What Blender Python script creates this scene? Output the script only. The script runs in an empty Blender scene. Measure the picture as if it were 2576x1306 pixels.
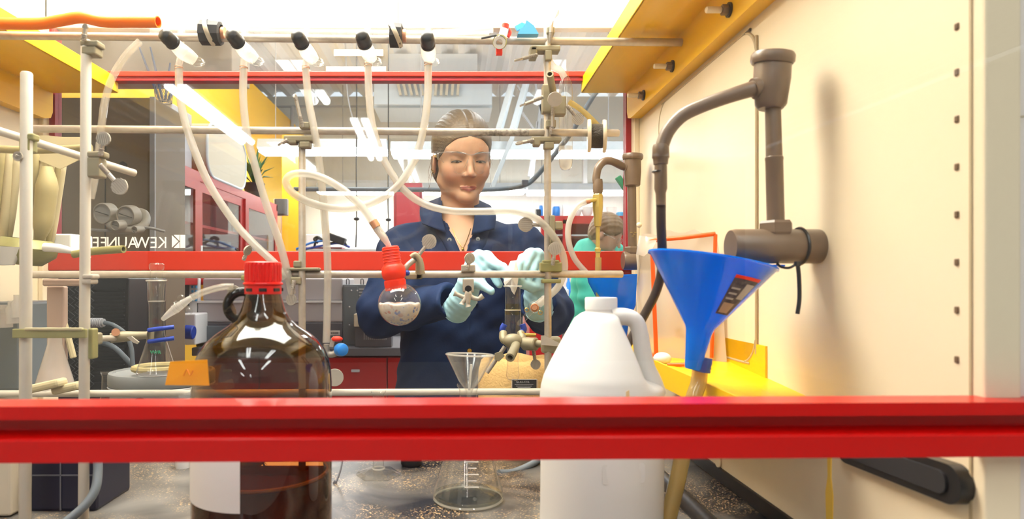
import bpy, bmesh, math, random
import numpy as np
from mathutils import Vector, Matrix, Quaternion
random.seed(7)
SC = bpy.context.scene
COL = SC.collection
# ------------------------------------------------------------------ camera
CZ = 1.246            # camera height above the floor
FPX = 1640.0          # focal length in pixels of the 2576 px wide frame
VX, VY = 1147.0, 707.0
cam_d = bpy.data.cameras.new('camera'); cam = bpy.data.objects.new('camera', cam_d); COL.objects.link(cam)
cam.location = (0, 0, CZ); cam.rotation_euler = (math.pi/2, 0, 0)
cam_d.sensor_width = 36; cam_d.lens = 36*FPX/2576
cam_d.shift_x = (1288-VX)/2576; cam_d.shift_y = (VY-653)/2576
cam_d.clip_start = .01
cam_d.dof.use_dof = True; cam_d.dof.focus_distance = 1.5; cam_d.dof.aperture_fstop = 7
SC.camera = cam
# ------------------------------------------------------------------ world, exposure
w = bpy.data.worlds.new('world'); SC.world = w; w.use_nodes = True
w.node_tree.nodes['Background'].inputs[0].default_value = (.9, .95, 1, 1)
w.node_tree.nodes['Background'].inputs[1].default_value = .6
SC.view_settings.view_transform = 'Standard'; SC.view_settings.look = 'None'
SC.view_settings.exposure = 0.92; SC.view_settings.gamma = 1; SC.view_settings.use_curve_mapping = False
SC.cycles.max_bounces = 8; SC.cycles.diffuse_bounces = 3; SC.cycles.glossy_bounces = 3
SC.cycles.transmission_bounces = 8; SC.cycles.transparent_max_bounces = 32
SC.cycles.caustics_reflective = False; SC.cycles.caustics_refractive = False
SC.cycles.sample_clamp_indirect = 4
LAMP_ROOM = 12.5      # ceiling tubes
LAMP_HOOD = 15.0      # lamp in the hood's ceiling
# ------------------------------------------------------------------ materials
MAT = {}
def nt(name):
    m = bpy.data.materials.new(name); m.use_nodes = True
    n = m.node_tree.nodes; l = m.node_tree.links
    return m, n, l, n['Principled BSDF']
def mat(name, col, rough=.5, metal=0, noise=0, nscale=30, bump=0, bscale=60, col2=None, spec=.5, emit=0, sss=0, alpha=None, coat=0, trans=0):
    if name in MAT: return MAT[name]
    m, n, l, b = nt(name)
    b.inputs['Base Color'].default_value = (*col, 1); b.inputs['Roughness'].default_value = rough
    b.inputs['Metallic'].default_value = metal; b.inputs['Specular IOR Level'].default_value = spec
    if coat: b.inputs['Coat Weight'].default_value = coat
    if trans: b.inputs['Transmission Weight'].default_value = trans
    if sss:
        b.inputs['Subsurface Weight'].default_value = sss; b.inputs['Subsurface Scale'].default_value = .01
        b.inputs['Subsurface Radius'].default_value = (1, .5, .3)
    if emit:
        b.inputs['Emission Color'].default_value = (*col, 1); b.inputs['Emission Strength'].default_value = emit
    tc = None
    if noise or bump:
        tc = n.new('ShaderNodeTexCoord')
    if noise:
        t = n.new('ShaderNodeTexNoise'); t.inputs['Scale'].default_value = nscale; t.inputs['Detail'].default_value = 6
        l.new(tc.outputs['Object'], t.inputs['Vector'])
        r = n.new('ShaderNodeMapRange'); r.inputs[1].default_value = .35; r.inputs[2].default_value = .7
        l.new(t.outputs[0], r.inputs[0])
        mx = n.new('ShaderNodeMix'); mx.data_type = 'RGBA'
        c2 = col2 or tuple(c*.6 for c in col)
        mx.inputs['A'].default_value = (*col, 1); mx.inputs['B'].default_value = (*c2, 1)
        mm = n.new('ShaderNodeMath'); mm.operation = 'MULTIPLY'; mm.inputs[1].default_value = noise
        l.new(r.outputs[0], mm.inputs[0]); l.new(mm.outputs[0], mx.inputs['Factor']); l.new(mx.outputs['Result'], b.inputs['Base Color'])
    if bump:
        t2 = n.new('ShaderNodeTexNoise'); t2.inputs['Scale'].default_value = bscale; t2.inputs['Detail'].default_value = 4
        l.new(tc.outputs['Object'], t2.inputs['Vector'])
        bp = n.new('ShaderNodeBump'); bp.inputs['Strength'].default_value = bump; bp.inputs['Distance'].default_value = .004
        l.new(t2.outputs[0], bp.inputs['Height']); l.new(bp.outputs[0], b.inputs['Normal'])
    if alpha is not None: b.inputs['Alpha'].default_value = alpha
    MAT[name] = m
    return m
def glassmat(name, tint=(1, 1, 1), edge=(.75, .75, .75), refl=1.0, rough=.0, haze=0, hazecol=(1, 1, 1), ior=1.5, film=0, edgelight=0):
    """thin glass: straight-through light tinted by the wall, Fresnel reflection on top"""
    if name in MAT: return MAT[name]
    m = bpy.data.materials.new(name); m.use_nodes = True
    n = m.node_tree.nodes; l = m.node_tree.links; n.remove(n['Principled BSDF'])
    out = n['Material Output']
    lw = n.new('ShaderNodeLayerWeight'); lw.inputs[0].default_value = .35
    pw = n.new('ShaderNodeMath'); pw.operation = 'POWER'; pw.inputs[1].default_value = 4.5
    l.new(lw.outputs['Facing'], pw.inputs[0])
    mx = n.new('ShaderNodeMix'); mx.data_type = 'RGBA'
    mx.inputs['A'].default_value = (*tint, 1); mx.inputs['B'].default_value = (*edge, 1)
    l.new(pw.outputs[0], mx.inputs['Factor'])
    tr = n.new('ShaderNodeBsdfTransparent'); l.new(mx.outputs['Result'], tr.inputs[0])
    gl = n.new('ShaderNodeBsdfGlossy'); gl.inputs['Roughness'].default_value = rough
    lw2 = n.new('ShaderNodeLayerWeight'); lw2.inputs[0].default_value = .5      # 1 - |cos|
    p5 = n.new('ShaderNodeMath'); p5.operation = 'POWER'; p5.inputs[1].default_value = 5; l.new(lw2.outputs['Facing'], p5.inputs[0])
    f0 = ((ior-1)/(ior+1))**2
    fr = n.new('ShaderNodeMath'); fr.operation = 'MULTIPLY_ADD'; fr.inputs[1].default_value = 1-f0; fr.inputs[2].default_value = f0; l.new(p5.outputs[0], fr.inputs[0])
    mm = n.new('ShaderNodeMath'); mm.operation = 'MULTIPLY'; mm.inputs[1].default_value = refl; mm.use_clamp = True
    l.new(fr.outputs[0], mm.inputs[0])
    last = tr
    if haze:
        df = n.new('ShaderNodeBsdfDiffuse'); df.inputs[0].default_value = (*hazecol, 1)
        tl = n.new('ShaderNodeBsdfTranslucent'); tl.inputs[0].default_value = (*hazecol, 1)
        ad = n.new('ShaderNodeMixShader'); ad.inputs[0].default_value = .5; l.new(df.outputs[0], ad.inputs[1]); l.new(tl.outputs[0], ad.inputs[2])
        ms0 = n.new('ShaderNodeMixShader'); ms0.inputs[0].default_value = haze
        if film:
            t = n.new('ShaderNodeTexNoise'); t.inputs['Scale'].default_value = film; t.inputs['Detail'].default_value = 5
            tc = n.new('ShaderNodeTexCoord'); l.new(tc.outputs['Object'], t.inputs['Vector'])
            r = n.new('ShaderNodeMapRange'); r.inputs[1].default_value = .4; r.inputs[2].default_value = .75; r.inputs[4].default_value = haze
            l.new(t.outputs[0], r.inputs[0]); l.new(r.outputs[0], ms0.inputs[0])
        if edgelight:  # white mixed in at grazing edges stands in for refracted light
            eh = n.new('ShaderNodeMath'); eh.operation = 'MULTIPLY_ADD'; eh.inputs[1].default_value = edgelight; eh.inputs[2].default_value = haze; eh.use_clamp = True
            l.new(pw.outputs[0], eh.inputs[0]); l.new(eh.outputs[0], ms0.inputs[0])
        l.new(tr.outputs[0], ms0.inputs[1]); l.new(ad.outputs[0], ms0.inputs[2]); last = ms0
    ms = n.new('ShaderNodeMixShader'); l.new(mm.outputs[0], ms.inputs[0]); l.new(last.outputs[0], ms.inputs[1]); l.new(gl.outputs[0], ms.inputs[2])
    l.new(ms.outputs[0], out.inputs[0])
    MAT[name] = m
    return m
def emitmat(name, col, strength):
    if name in MAT: return MAT[name]
    m = bpy.data.materials.new(name); m.use_nodes = True
    n = m.node_tree.nodes; l = m.node_tree.links; n.remove(n['Principled BSDF'])
    e = n.new('ShaderNodeEmission'); e.inputs[0].default_value = (*col, 1); e.inputs[1].default_value = strength
    l.new(e.outputs[0], n['Material Output'].inputs[0]); MAT[name] = m
    return m

# ------------------------------------------------------------------ geometry helpers
V = Vector
def P(x, y, s):
    """a point of the place: seen at frame position x, y where one metre spans s pixels"""
    return V(((x-VX)/s, FPX/s, CZ+(VY-y)/s))
def D(x, y, d): return P(x, y, FPX/d)
ORG = {}
def worg(o): return ORG.get(o.name, V((0, 0, 0)))
def thing(name, label, cat, loc=(0, 0, 0), group=None, kind=None):
    o = bpy.data.objects.new(name, None); COL.objects.link(o); o.empty_display_size = .02
    o.location = loc; ORG[o.name] = V(loc)
    o['label'] = label; o['category'] = cat
    if group: o['group'] = group
    if kind: o['kind'] = kind
    return o
def tag(o, label, cat=None, group=None, kind=None):
    o['label'] = label
    if cat: o['category'] = cat
    if group: o['group'] = group
    if kind: o['kind'] = kind
    return o
def obj(name, geo, material, parent=None, smooth=True, origin=None):
    """geo = (verts, faces) in world space -> one mesh object"""
    if isinstance(geo, BoxGeo): smooth = False
    vs, fs = geo
    vs = np.array([tuple(v) for v in vs], dtype=float) if not isinstance(vs, np.ndarray) else vs
    if parent is not None:
        base = worg(parent); mine = base
    else:
        lo, hi = vs.min(0), vs.max(0)
        mine = V(origin) if origin is not None else V(((lo[0]+hi[0])/2, (lo[1]+hi[1])/2, lo[2]))
        base = V((0, 0, 0))
    me = bpy.data.meshes.new(name); me.from_pydata((vs-np.array(mine)).tolist(), [], [tuple(int(i) for i in f) for f in fs]); me.validate(); me.update()
    me.materials.append(material if not isinstance(material, str) else MAT[material])
    o = bpy.data.objects.new(name, me); COL.objects.link(o)
    if parent is not None: o.parent = parent
    else: o.location = mine
    ORG[o.name] = V(mine)
    if smooth == True:
        for p in me.polygons: p.use_smooth = True
        try: me.set_sharp_from_angle(angle=math.radians(40))
        except Exception: pass
    elif smooth == 'all':
        for p in me.polygons: p.use_smooth = True
    return o
class BoxGeo(tuple): pass
def join(*gs):
    vs, fs = [], []
    flat = all(isinstance(g_, BoxGeo) or not len(g_[0]) for g_ in gs)
    for v, f in gs:
        o = len(vs); vs += [tuple(x) for x in v]; fs += [tuple(int(i)+o for i in q) for q in f]
    return BoxGeo((vs, fs)) if flat else (vs, fs)
def bm_out(bm):
    bm.verts.index_update()
    r = ([v.co.copy() for v in bm.verts], [tuple(v.index for v in f.verts) for f in bm.faces]); bm.free(); return r
def box(c, size, bev=.0, rot=None, seg=2):
    bm = bmesh.new(); bmesh.ops.create_cube(bm, size=1)
    for v in bm.verts: v.co = V((v.co.x*size[0], v.co.y*size[1], v.co.z*size[2]))
    if bev: bmesh.ops.bevel(bm, geom=bm.edges[:], offset=min(bev, .49*min(size)), segments=seg, affect='EDGES', profile=.5)
    M = rot.to_matrix() if isinstance(rot, Quaternion) else (rot if rot is not None else Matrix.Identity(3))
    for v in bm.verts: v.co = M @ v.co + V(c)
    return BoxGeo(bm_out(bm))
def bx(x0, x1, y0, y1, z0, z1, bev=0):
    return box(((x0+x1)/2, (y0+y1)/2, (z0+z1)/2), (abs(x1-x0), abs(y1-y0), abs(z1-z0)), bev)
def pbox(x0, y0, x1, y1, s, depth, bev=.002, rot=None):
    """box whose front face fills a frame rectangle at scale s"""
    a, b = P(x0, y0, s), P(x1, y1, s); c = (a+b)/2
    return box((c.x, c.y+depth/2, c.z), (abs(b.x-a.x), depth, abs(a.z-b.z)), bev, rot)
def smooth_path(pts, n=8):
    pts = [V(p) for p in pts]
    if len(pts) < 3: return [pts[0].lerp(pts[-1], i/max(1, n)) for i in range(n+1)] if n > 1 else pts
    q = [pts[0]*2-pts[1]]+pts+[pts[-1]*2-pts[-2]]; out = []
    for i in range(1, len(q)-2):
        a, b, c, d = q[i-1:i+3]
        for k in range(n):
            t = k/n
            out.append(.5*((2*b)+(c-a)*t+(2*a-5*b+4*c-d)*t*t+(3*b-a-3*c+d)*t**3))
    out.append(pts[-1]); return out
def tube(pts, r, seg=12, caps=True, n=8, smooth=True, radii=None, squash=None):
    path = smooth_path(pts, n) if smooth else [V(p) for p in pts]
    if radii is None: rr = [r]*len(path)
    else:
        m = len(radii)-1; rr = []
        for i in range(len(path)):
            t = i/(len(path)-1)*m; k = min(int(t), m-1); rr.append(radii[k]*(1-(t-k))+radii[k+1]*(t-k))
    vs, fs = [], []; up = None
    for i, p in enumerate(path):
        t = (path[min(i+1, len(path)-1)]-path[max(i-1, 0)]).normalized()
        if up is None:
            up = V((0, 0, 1)) if abs(t.z) < .9 else V((1, 0, 0))
        up = (up-t*up.dot(t)).normalized(); side = t.cross(up)
        for k in range(seg):
            a = 2*math.pi*k/seg
            vs.append(p+(up*math.cos(a)+side*math.sin(a))*rr[i])
    for i in range(len(path)-1):
        for k in range(seg):
            a, b = i*seg+k, i*seg+(k+1) % seg
            fs.append((a, b, b+seg, a+seg))
    if caps:
        fs.append(tuple(range(seg))[::-1]); fs.append(tuple((len(path)-1)*seg+k for k in range(seg)))
    return vs, fs
def hose(pts, r, wall=.25, seg=14, n=8):
    """a tube with a bore: outer skin, inner skin and annular ends"""
    a = tube(pts, r, seg, False, n); b = tube(pts, r*(1-wall), seg, False, n)
    o = len(a[0]); vs = list(a[0])+list(b[0]); fs = list(a[1])+[tuple(i+o for i in f[::-1]) for f in b[1]]
    L = o-seg
    for k in range(seg):
        k2 = (k+1) % seg
        fs.append((k2, k, o+k, o+k2)); fs.append((L+k, L+k2, o+L+k2, o+L+k))
    return vs, fs
def frame(axis):
    z = V(axis).normalized(); x = V((1, 0, 0)) if abs(z.x) < .9 else V((0, 1, 0))
    x = (x-z*x.dot(z)).normalized(); y = z.cross(x)
    return Matrix((x, y, z)).transposed()
def lathe(prof, c, axis=(0, 0, 1), seg=32, close=False, a0=0, a1=2*math.pi, M=None):
    """prof: list of (radius, height) along axis from c"""
    M = M or frame(axis); c = V(c); vs, fs = [], []
    full = abs(a1-a0) > 6.28; ns = seg if full else seg+1
    for r, h in prof:
        for k in range(ns):
            a = a0+(a1-a0)*k/seg; vs.append(c+M @ V((r*math.cos(a), r*math.sin(a), h)))
    for i in range(len(prof)-1):
        for k in range(seg):
            k2 = (k+1) % ns
            fs.append((i*ns+k, i*ns+k2, (i+1)*ns+k2, (i+1)*ns+k))
    if close:
        if prof[0][0] > 1e-6: fs.append(tuple(range(ns))[::-1])
        if prof[-1][0] > 1e-6: fs.append(tuple((len(prof)-1)*ns+k for k in range(ns)))
    return vs, fs
def cyl(a, b, r, seg=20, r2=None, bev=0):
    a, b = V(a), V(b); L = (b-a).length; r2 = r if r2 is None else r2
    pr = [(r, 0), (r2, L)] if not bev else [(r-bev, 0), (r, bev), (r2, L-bev), (r2-bev, L)]
    return lathe(pr, a, b-a, seg, True)
def torus(c, axis, R, r, seg=28, s2=10):
    return lathe([(R+r*math.cos(t*2*math.pi/s2), r*math.sin(t*2*math.pi/s2)) for t in range(s2+1)], c, axis, seg)
def ball(c, r, seg=16, rings=10, sc=(1, 1, 1), M=None):
    M = M or Matrix.Identity(3)
    vs, fs = lathe([(max(1e-5, math.sin(math.pi*i/rings)), -math.cos(math.pi*i/rings)) for i in range(rings+1)], (0, 0, 0), (0, 0, 1), seg, True)
    return [V(c)+M @ V((v.x*r*sc[0], v.y*r*sc[1], v.z*r*sc[2])) for v in vs], fs
def prism(poly, fn, thick):
    """polygon (2D) -> fn(u, v, w) with w 0..thick"""
    n = len(poly); vs = [fn(u, v, 0) for u, v in poly]+[fn(u, v, thick) for u, v in poly]
    fs = [tuple(range(n))[::-1], tuple(range(n, 2*n))]+[(i, (i+1) % n, (i+1) % n+n, i+n) for i in range(n)]
    return vs, fs
def rrect(w, h, r, n=6):
    out = []
    for cx, cy, a in ((w/2-r, h/2-r, 0), (-w/2+r, h/2-r, 90), (-w/2+r, -h/2+r, 180), (w/2-r, -h/2+r, 270)):
        for k in range(n+1):
            t = math.radians(a+90*k/n); out.append((cx+r*math.cos(t), cy+r*math.sin(t)))
    return out
def xpolybar(poly, x0, x1):
    """cross-section (y,z) drawn along X"""
    return prism(poly, lambda u, v, ww: V((x0+ww, u, v)), x1-x0)
def textmesh(s, size, fn, thick=.0006, bold=False):
    cu = bpy.data.curves.new('t', 'FONT'); cu.body = s; cu.size = size; cu.extrude = thick; cu.resolution_u = 3
    o = bpy.data.objects.new('t', cu); COL.objects.link(o)
    dg = bpy.context.evaluated_depsgraph_get(); me = bpy.data.meshes.new_from_object(o.evaluated_get(dg))
    vs = [fn(v.co.x, v.co.y, v.co.z) for v in me.vertices]; fs = [tuple(p.vertices) for p in me.polygons]
    bpy.data.objects.remove(o); bpy.data.curves.remove(cu); bpy.data.meshes.remove(me)
    return vs, fs
# ---- signed-distance modelling for bodies, gloves, hair, cloth
def d_ell(p, c, r, R=None):
    q = p-np.array(c)
    if R is not None: q = q @ np.array(R)
    r = np.array(r); k0 = np.linalg.norm(q/r, axis=-1); k1 = np.linalg.norm(q/(r*r), axis=-1)+1e-9
    return k0*(k0-1)/k1
def d_cap(p, a, b, ra, rb=None, sq=None):
    rb = ra if rb is None else rb
    a, b = np.array(a, float), np.array(b, float); pa = p-a; ba = b-a
    h = np.clip((pa @ ba)/(ba @ ba), 0, 1)
    return np.linalg.norm(pa-h[..., None]*ba, axis=-1)-(ra+(rb-ra)*h)
def smin(a, b, k):
    h = np.clip(.5+.5*(b-a)/k, 0, 1); return b*(1-h)+a*h-k*h*(1-h)
def smax(a, b, k): return -smin(-a, -b, k)
def chain(p, pts, radii, k=.01):
    d = None
    for i in range(len(pts)-1):
        e = d_cap(p, pts[i], pts[i+1], radii[i], radii[i+1]); d = e if d is None else smin(d, e, k)
    return d
def surfnet(f, lo, hi, h):
    lo = np.array(lo, float); hi = np.array(hi, float); n = np.ceil((hi-lo)/h).astype(int)+1
    ax = [lo[i]+h*np.arange(n[i]) for i in range(3)]
    val = np.empty(tuple(n))
    Yg, Zg = np.meshgrid(ax[1], ax[2], indexing='ij')
    step = 12
    for i in range(0, n[0], step):
        xs = ax[0][i:i+step]
        p = np.empty((len(xs), n[1], n[2], 3)); p[..., 0] = xs[:, None, None]; p[..., 1] = Yg; p[..., 2] = Zg
        val[i:i+step] = f(p)
    sg = val < 0
    c = np.zeros(tuple(n-1), int)
    for dx in (0, 1):
        for dy in (0, 1):
            for dz in (0, 1):
                c += sg[dx:n[0]-1+dx, dy:n[1]-1+dy, dz:n[2]-1+dz]
    act = (c > 0) & (c < 8); idx = -np.ones(act.shape, int); cells = np.argwhere(act); idx[act] = np.arange(len(cells))
    acc = np.zeros((len(cells), 3)); cnt = np.zeros(len(cells))
    for a in range(3):
        for o1 in (0, 1):
            for o2 in (0, 1):
                off = [0, 0, 0]; oth = [q for q in range(3) if q != a]; off[oth[0]] = o1; off[oth[1]] = o2
                p0 = cells+np.array(off); p1 = p0.copy(); p1[:, a] += 1
                v0 = val[tuple(p0.T)]; v1 = val[tuple(p1.T)]; m = (v0 < 0) != (v1 < 0)
                t = np.where(m, v0/np.where(m, v0-v1, 1), 0)
                pos = p0.astype(float); pos[:, a] += t
                acc[m] += pos[m]; cnt[m] += 1
    vs = lo+h*(acc/cnt[:, None])
    fs = []
    for a in range(3):
        b, cc = (a+1) % 3, (a+2) % 3
        sl0 = [slice(None)]*3; sl1 = [slice(None)]*3; sl0[a] = slice(0, n[a]-1); sl1[a] = slice(1, n[a])
        s0 = sg[tuple(sl0)]; s1 = sg[tuple(sl1)]
        e = np.argwhere(s0 != s1); e = e[(e[:, b] > 0) & (e[:, cc] > 0) & (e[:, b] < n[b]-1) & (e[:, cc] < n[cc]-1)]
        flip = s1[tuple(e.T)]
        def cell(db, dc):
            q = e.copy(); q[:, b] -= db; q[:, cc] -= dc; return idx[tuple(q.T)]
        q = np.stack([cell(1, 1), cell(0, 1), cell(0, 0), cell(1, 0)], 1)
        q[flip] = q[flip][:, ::-1]
        fs.append(q[(q >= 0).all(1)])
    return vs, np.concatenate(fs)
# ------------------------------------------------------------------ palette
mat('cream', (.84, .72, .52), .32, spec=.4, noise=.12, nscale=3, col2=(.85, .7, .42))
mat('cream_seam', (.45, .36, .22), .6)
mat('white_panel', (.93, .9, .82), .4)
mat('post_grey', (.80, .74, .68), .5)
mat('yellow', (.95, .56, .0), .35, noise=.12, nscale=5, col2=(.9, .46, 0))
mat('yellow_wall', (.95, .55, .02), .6)
mat('red', (.46, .002, .0015), .3, spec=.3, coat=.12)
mat('red_orange', (.44, .02, .006), .35)
mat('red_cab', (.4, .008, .008), .35, spec=.4)
mat('maroon', (.32, .01, .02), .4)
mat('black', (.012, .012, .014), .3)
mat('black_matte', (.018, .018, .022), .6)
mat('dark_slot', (.13, .07, .03), .7)
mat('bronze', (.17, .115, .075), .35, spec=.6, noise=.25, nscale=60, col2=(.1, .07, .05))
mat('rod', (.6, .54, .46), .38, metal=.35, noise=.4, nscale=90, col2=(.36, .31, .25))
mat('rod_white', (.64, .59, .5), .5, noise=.2, nscale=60, col2=(.55, .5, .42))
mat('cast', (.33, .29, .19), .5, metal=.25, noise=.3, nscale=80, col2=(.24, .21, .12))
mat('cast_pale', (.52, .47, .39), .45, metal=.2, noise=.2, nscale=120)
mat('olive', (.33, .31, .12), .45, metal=.2, noise=.3, nscale=60)
mat('screw', (.4, .36, .31), .4, metal=.4, noise=.3, nscale=200)
mat('brass', (.55, .42, .12), .35, metal=.5)
mat('gold', (.75, .5, .12), .25, metal=1)
glassmat('blue', (.2, .3, .9), (.1, .15, .6), 1, rough=.15, haze=.97, hazecol=(.0, .32, 1.0))
mat('blue_dip', (.02, .06, .4), .4)
mat('blue_bright', (.02, .25, .8), .35)
mat('sky', (.1, .48, .85), .4)
mat('orange', (1, .2, .0), .4)
mat('orange_wire', (.95, .13, .01), .4)
mat('orange_tag', (1, .4, .0), .5, noise=.1, nscale=40)
mat('cap_red', (.85, .004, .002), .3)
mat('septum', (.95, .03, .004), .45)
mat('jug', (.74, .73, .7), .4, sss=.0, spec=.4)
mat('white', (.85, .85, .83), .4)
mat('paper', (.85, .83, .8), .7)
mat('grey', (.42, .42, .44), .45)
mat('grey_light', (.5, .5, .54), .4)
mat('tub_grey', (.26, .275, .28), .45)
mat('grey_inst', (.5, .48, .5), .45)
mat('grey_dark', (.12, .12, .14), .45)
mat('slate', (.16, .19, .22), .4, noise=.15, nscale=12)
mat('taupe', (.19, .135, .085), .5)
mat('gauge_metal_ghost', (.3, .26, .22), .4)  # gauge colours dimmed to pass for a faint reflection
mat('gauge_face_ghost', (.3, .28, .27), .5)
mat('mesh_dark', (.07, .075, .08), .5)
mat('tan_box', (.6, .53, .41), .6)
mat('mantle', (.75, .5, .2), .85, bump=.5, bscale=180, noise=.3, nscale=18, col2=(.55, .32, .1))
mat('green', (.04, .45, .22), .5)
mat('leaf', (.03, .16, .04), .5, noise=.4, nscale=20)
mat('lab_white', (.82, .83, .84), .5)
mat('wall_paint', (.78, .76, .7), .7)
mat('ceil', (.88, .89, .9), .7)
mat('steel_blue', (.62, .68, .74), .45)
mat('floor', (.5, .48, .45), .4)
mat('hood_black', (.02, .02, .022), .25)
mat('rubber_hose', (.05, .035, .03), .5, noise=.3, nscale=50, col2=(.1, .07, .06))
mat('copper', (.7, .35, .2), .4, metal=.5)
mat('dusty_pink', (.46, .33, .26), .5)
mat('stuff_tan', (.42, .35, .16), .6, noise=.3, nscale=20)
mat('stuff_cream', (.58, .5, .3), .55, noise=.2, nscale=25)
glassmat('pane', (.97, .98, .98), (.8, .88, .9), 1.0)
glassmat('pane_far', (.95, .97, .975), (.8, .88, .9), 1.0, haze=.008, film=3)
glassmat('glass', (.985, .985, .975), (.55, .53, .48), 1.3, haze=.02, hazecol=(1, .97, .9), edgelight=.55)
glassmat('glass_frost', (.93, .93, .91), (.75, .75, .72), 1.0, rough=.1, haze=.5, hazecol=(1, .97, .92))
glassmat('glass_manifold', (.96, .96, .95), (.8, .8, .78), 1.0, haze=.15, hazecol=(1, .98, .95))
glassmat('tubing', (.95, .94, .91), (.8, .77, .7), 1.0, rough=.08, haze=.33, edgelight=.35, hazecol=(1, .98, .94))
glassmat('tubing_clear', (.97, .96, .93), (.75, .7, .6), 1.0, rough=.05, haze=.2, hazecol=(1, .96, .88))
glassmat('tubing_yellow', (.85, .75, .4), (.5, .38, .12), 1.0, rough=.1, haze=.4, hazecol=(.85, .7, .35))
glassmat('amber', (.50, .30, .14), (.05, .025, .012), 1.6)
glassmat('glass_rim', (.95, .95, .92), (.8, .78, .72), 1.3, haze=.4, hazecol=(1, .98, .92))
glassmat('bag', (.95, .93, .9), (.6, .58, .55), 1.0, rough=.2, haze=.5, hazecol=(1, .95, .88))
glassmat('lens', (.985, .98, .97), (.75, .73, .7), 1.0)
glassmat('jug_thin', (.9, .9, .88), (.8, .8, .78), .8, rough=.25, haze=.93, hazecol=(.98, .97, .95))
glassmat('plastic_clear', (.93, .94, .95), (.5, .5, .52), 1.0, haze=.1)

# worktop: black epoxy with pale dust and sandy grains
m, n, l, b = nt('worktop'); MAT['worktop'] = m
tc = n.new('ShaderNodeTexCoord')
def ramp(fac, stops):
    r = n.new('ShaderNodeValToRGB'); e = r.color_ramp.elements
    e[0].position, e[0].color = stops[0][0], (*stops[0][1], 1); e[1].position, e[1].color = stops[1][0], (*stops[1][1], 1)
    l.new(fac, r.inputs[0]); return r.outputs[0]
n1 = n.new('ShaderNodeTexNoise'); n1.inputs['Scale'].default_value = 5; n1.inputs['Detail'].default_value = 8; n1.inputs['Distortion'].default_value = 1.2
n2 = n.new('ShaderNodeTexNoise'); n2.inputs['Scale'].default_value = 380; n2.inputs['Detail'].default_value = 3
n3 = n.new('ShaderNodeTexNoise'); n3.inputs['Scale'].default_value = 9; n3.inputs['Detail'].default_value = 4
for q in (n1, n2, n3): l.new(tc.outputs['Object'], q.inputs['Vector'])
dust = ramp(n1.outputs[0], [(.40, (0, 0, 0)), (.72, (.72, .72, .72))])
base = n.new('ShaderNodeMix'); base.data_type = 'RGBA'; base.inputs['A'].default_value = (.016, .016, .02, 1); base.inputs['B'].default_value = (.36, .34, .31, 1)
l.new(dust, base.inputs['Factor'])
gr = ramp(n2.outputs[0], [(.59, (0, 0, 0)), (.63, (1, 1, 1))]); gm = ramp(n3.outputs[0], [(.44, (0, 0, 0)), (.58, (1, 1, 1))])
mu = n.new('ShaderNodeMath'); mu.operation = 'MULTIPLY'; l.new(gr, mu.inputs[0]); l.new(gm, mu.inputs[1])
fin = n.new('ShaderNodeMix'); fin.data_type = 'RGBA'; fin.inputs['B'].default_value = (.62, .42, .22, 1)
l.new(base.outputs['Result'], fin.inputs['A']); l.new(mu.outputs[0], fin.inputs['Factor']); l.new(fin.outputs['Result'], b.inputs['Base Color'])
b.inputs['Roughness'].default_value = .28

# ------------------------------------------------------------------ the fume hood
BZ = .92                       # worktop height
WR, WL = .43, -.98             # side panels
YN, YF = .53, 1.557            # near and far openings
HT = 2.25                      # hood ceiling
hood = thing('fume_hood', 'walk-through fume hood with cream side panels and dusty black worktop', 'fume hood', ((WR+WL)/2, (YN+YF)/2, 0))
obj('base_cabinet', bx(WL-.05, WR+.18, .56, 1.56, 0, BZ-.04, .004), 'red_cab', hood)
obj('worktop', bx(WL-.05, WR+.18, .40, 1.60, BZ-.04, BZ, .006), 'worktop', hood)
obj('worktop_ridge', tube([(.336, .56, BZ+.002), (.336, 1.5, BZ+.002)], .014, 14, n=2), 'black', hood)
obj('wall_trim', bx(WR-.004, WR, .5, YF-.01, BZ, BZ+.024, .002), 'black', hood)
sp = obj('side_panel', bx(WR, WR+.03, YN, YF, BZ, HT, .002), 'cream', hood)
obj('side_panel', bx(WL-.03, WL, YN, YF, BZ, HT, .002), 'cream', hood)
obj('front_seam', bx(WR-.0012, WR, .5425, .545, BZ, HT), 'cream_seam', hood)
for py in (67, 182, 300, 420, 540, 660, 780, 905, 1175):
    a = P(2408, py, 1261/WR)
    obj('slot', bx(WR-.0015, WR+.004, a.y-.0022, a.y+.0022, a.z-.003, a.z+.003, .001), 'dark_slot', hood)
# access panel with its groove on the right side panel
pr = rrect(.44, .484, .045, 8)
ap = obj('access_panel', prism(pr, lambda u, v, ww: V((WR-ww, 1.15+u, CZ+.123+v)), .003), 'cream', hood)
gk = [V((WR-.002, 1.15+u*1.006, CZ+.123+v*1.006)) for u, v in rrect(.44, .484, .045, 8)]
obj('groove_line', tube(gk+[gk[0]], .0022, 8, n=2), 'cream_seam', hood)  # dark tube stands for the panel's groove and its thin shadow
obj('front_post', bx(WR+.004, WR+.3, .536, .55, .8, HT, .002), 'post_grey', hood)
obj('front_post', bx(WL-.3, WL-.004, .536, .55, .8, HT, .002), 'post_grey', hood)
obj('post_joint', bx(WR+.004, WR+.3,   .5353, .5362, CZ+.1345, CZ+.1357), 'cream_seam', hood)
obj('header_panel', bx(WL, WR, YF+.002, YF+.03, CZ+.605, HT, .002), 'white_panel', hood)
obj('ceiling_panel', bx(WL-.03, WR+.03, .40, YF+.03, HT, HT+.03), 'white_panel', hood)
obj('header_panel', bx(WL-.25, WR+.25, .47, .49, HT-.12, HT), 'post_grey', hood)
obj('lamp_lens', bx(-.85, .25, .86, 1.34, HT-.012, HT-.001, .003), emitmat('hood_lamp', (1, .93, .8), LAMP_HOOD), hood)
obj('far_jamb', bx(WR-.013, WR, YF-.03, YF+.03, BZ, CZ+.605, .002), 'cream', hood)
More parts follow.
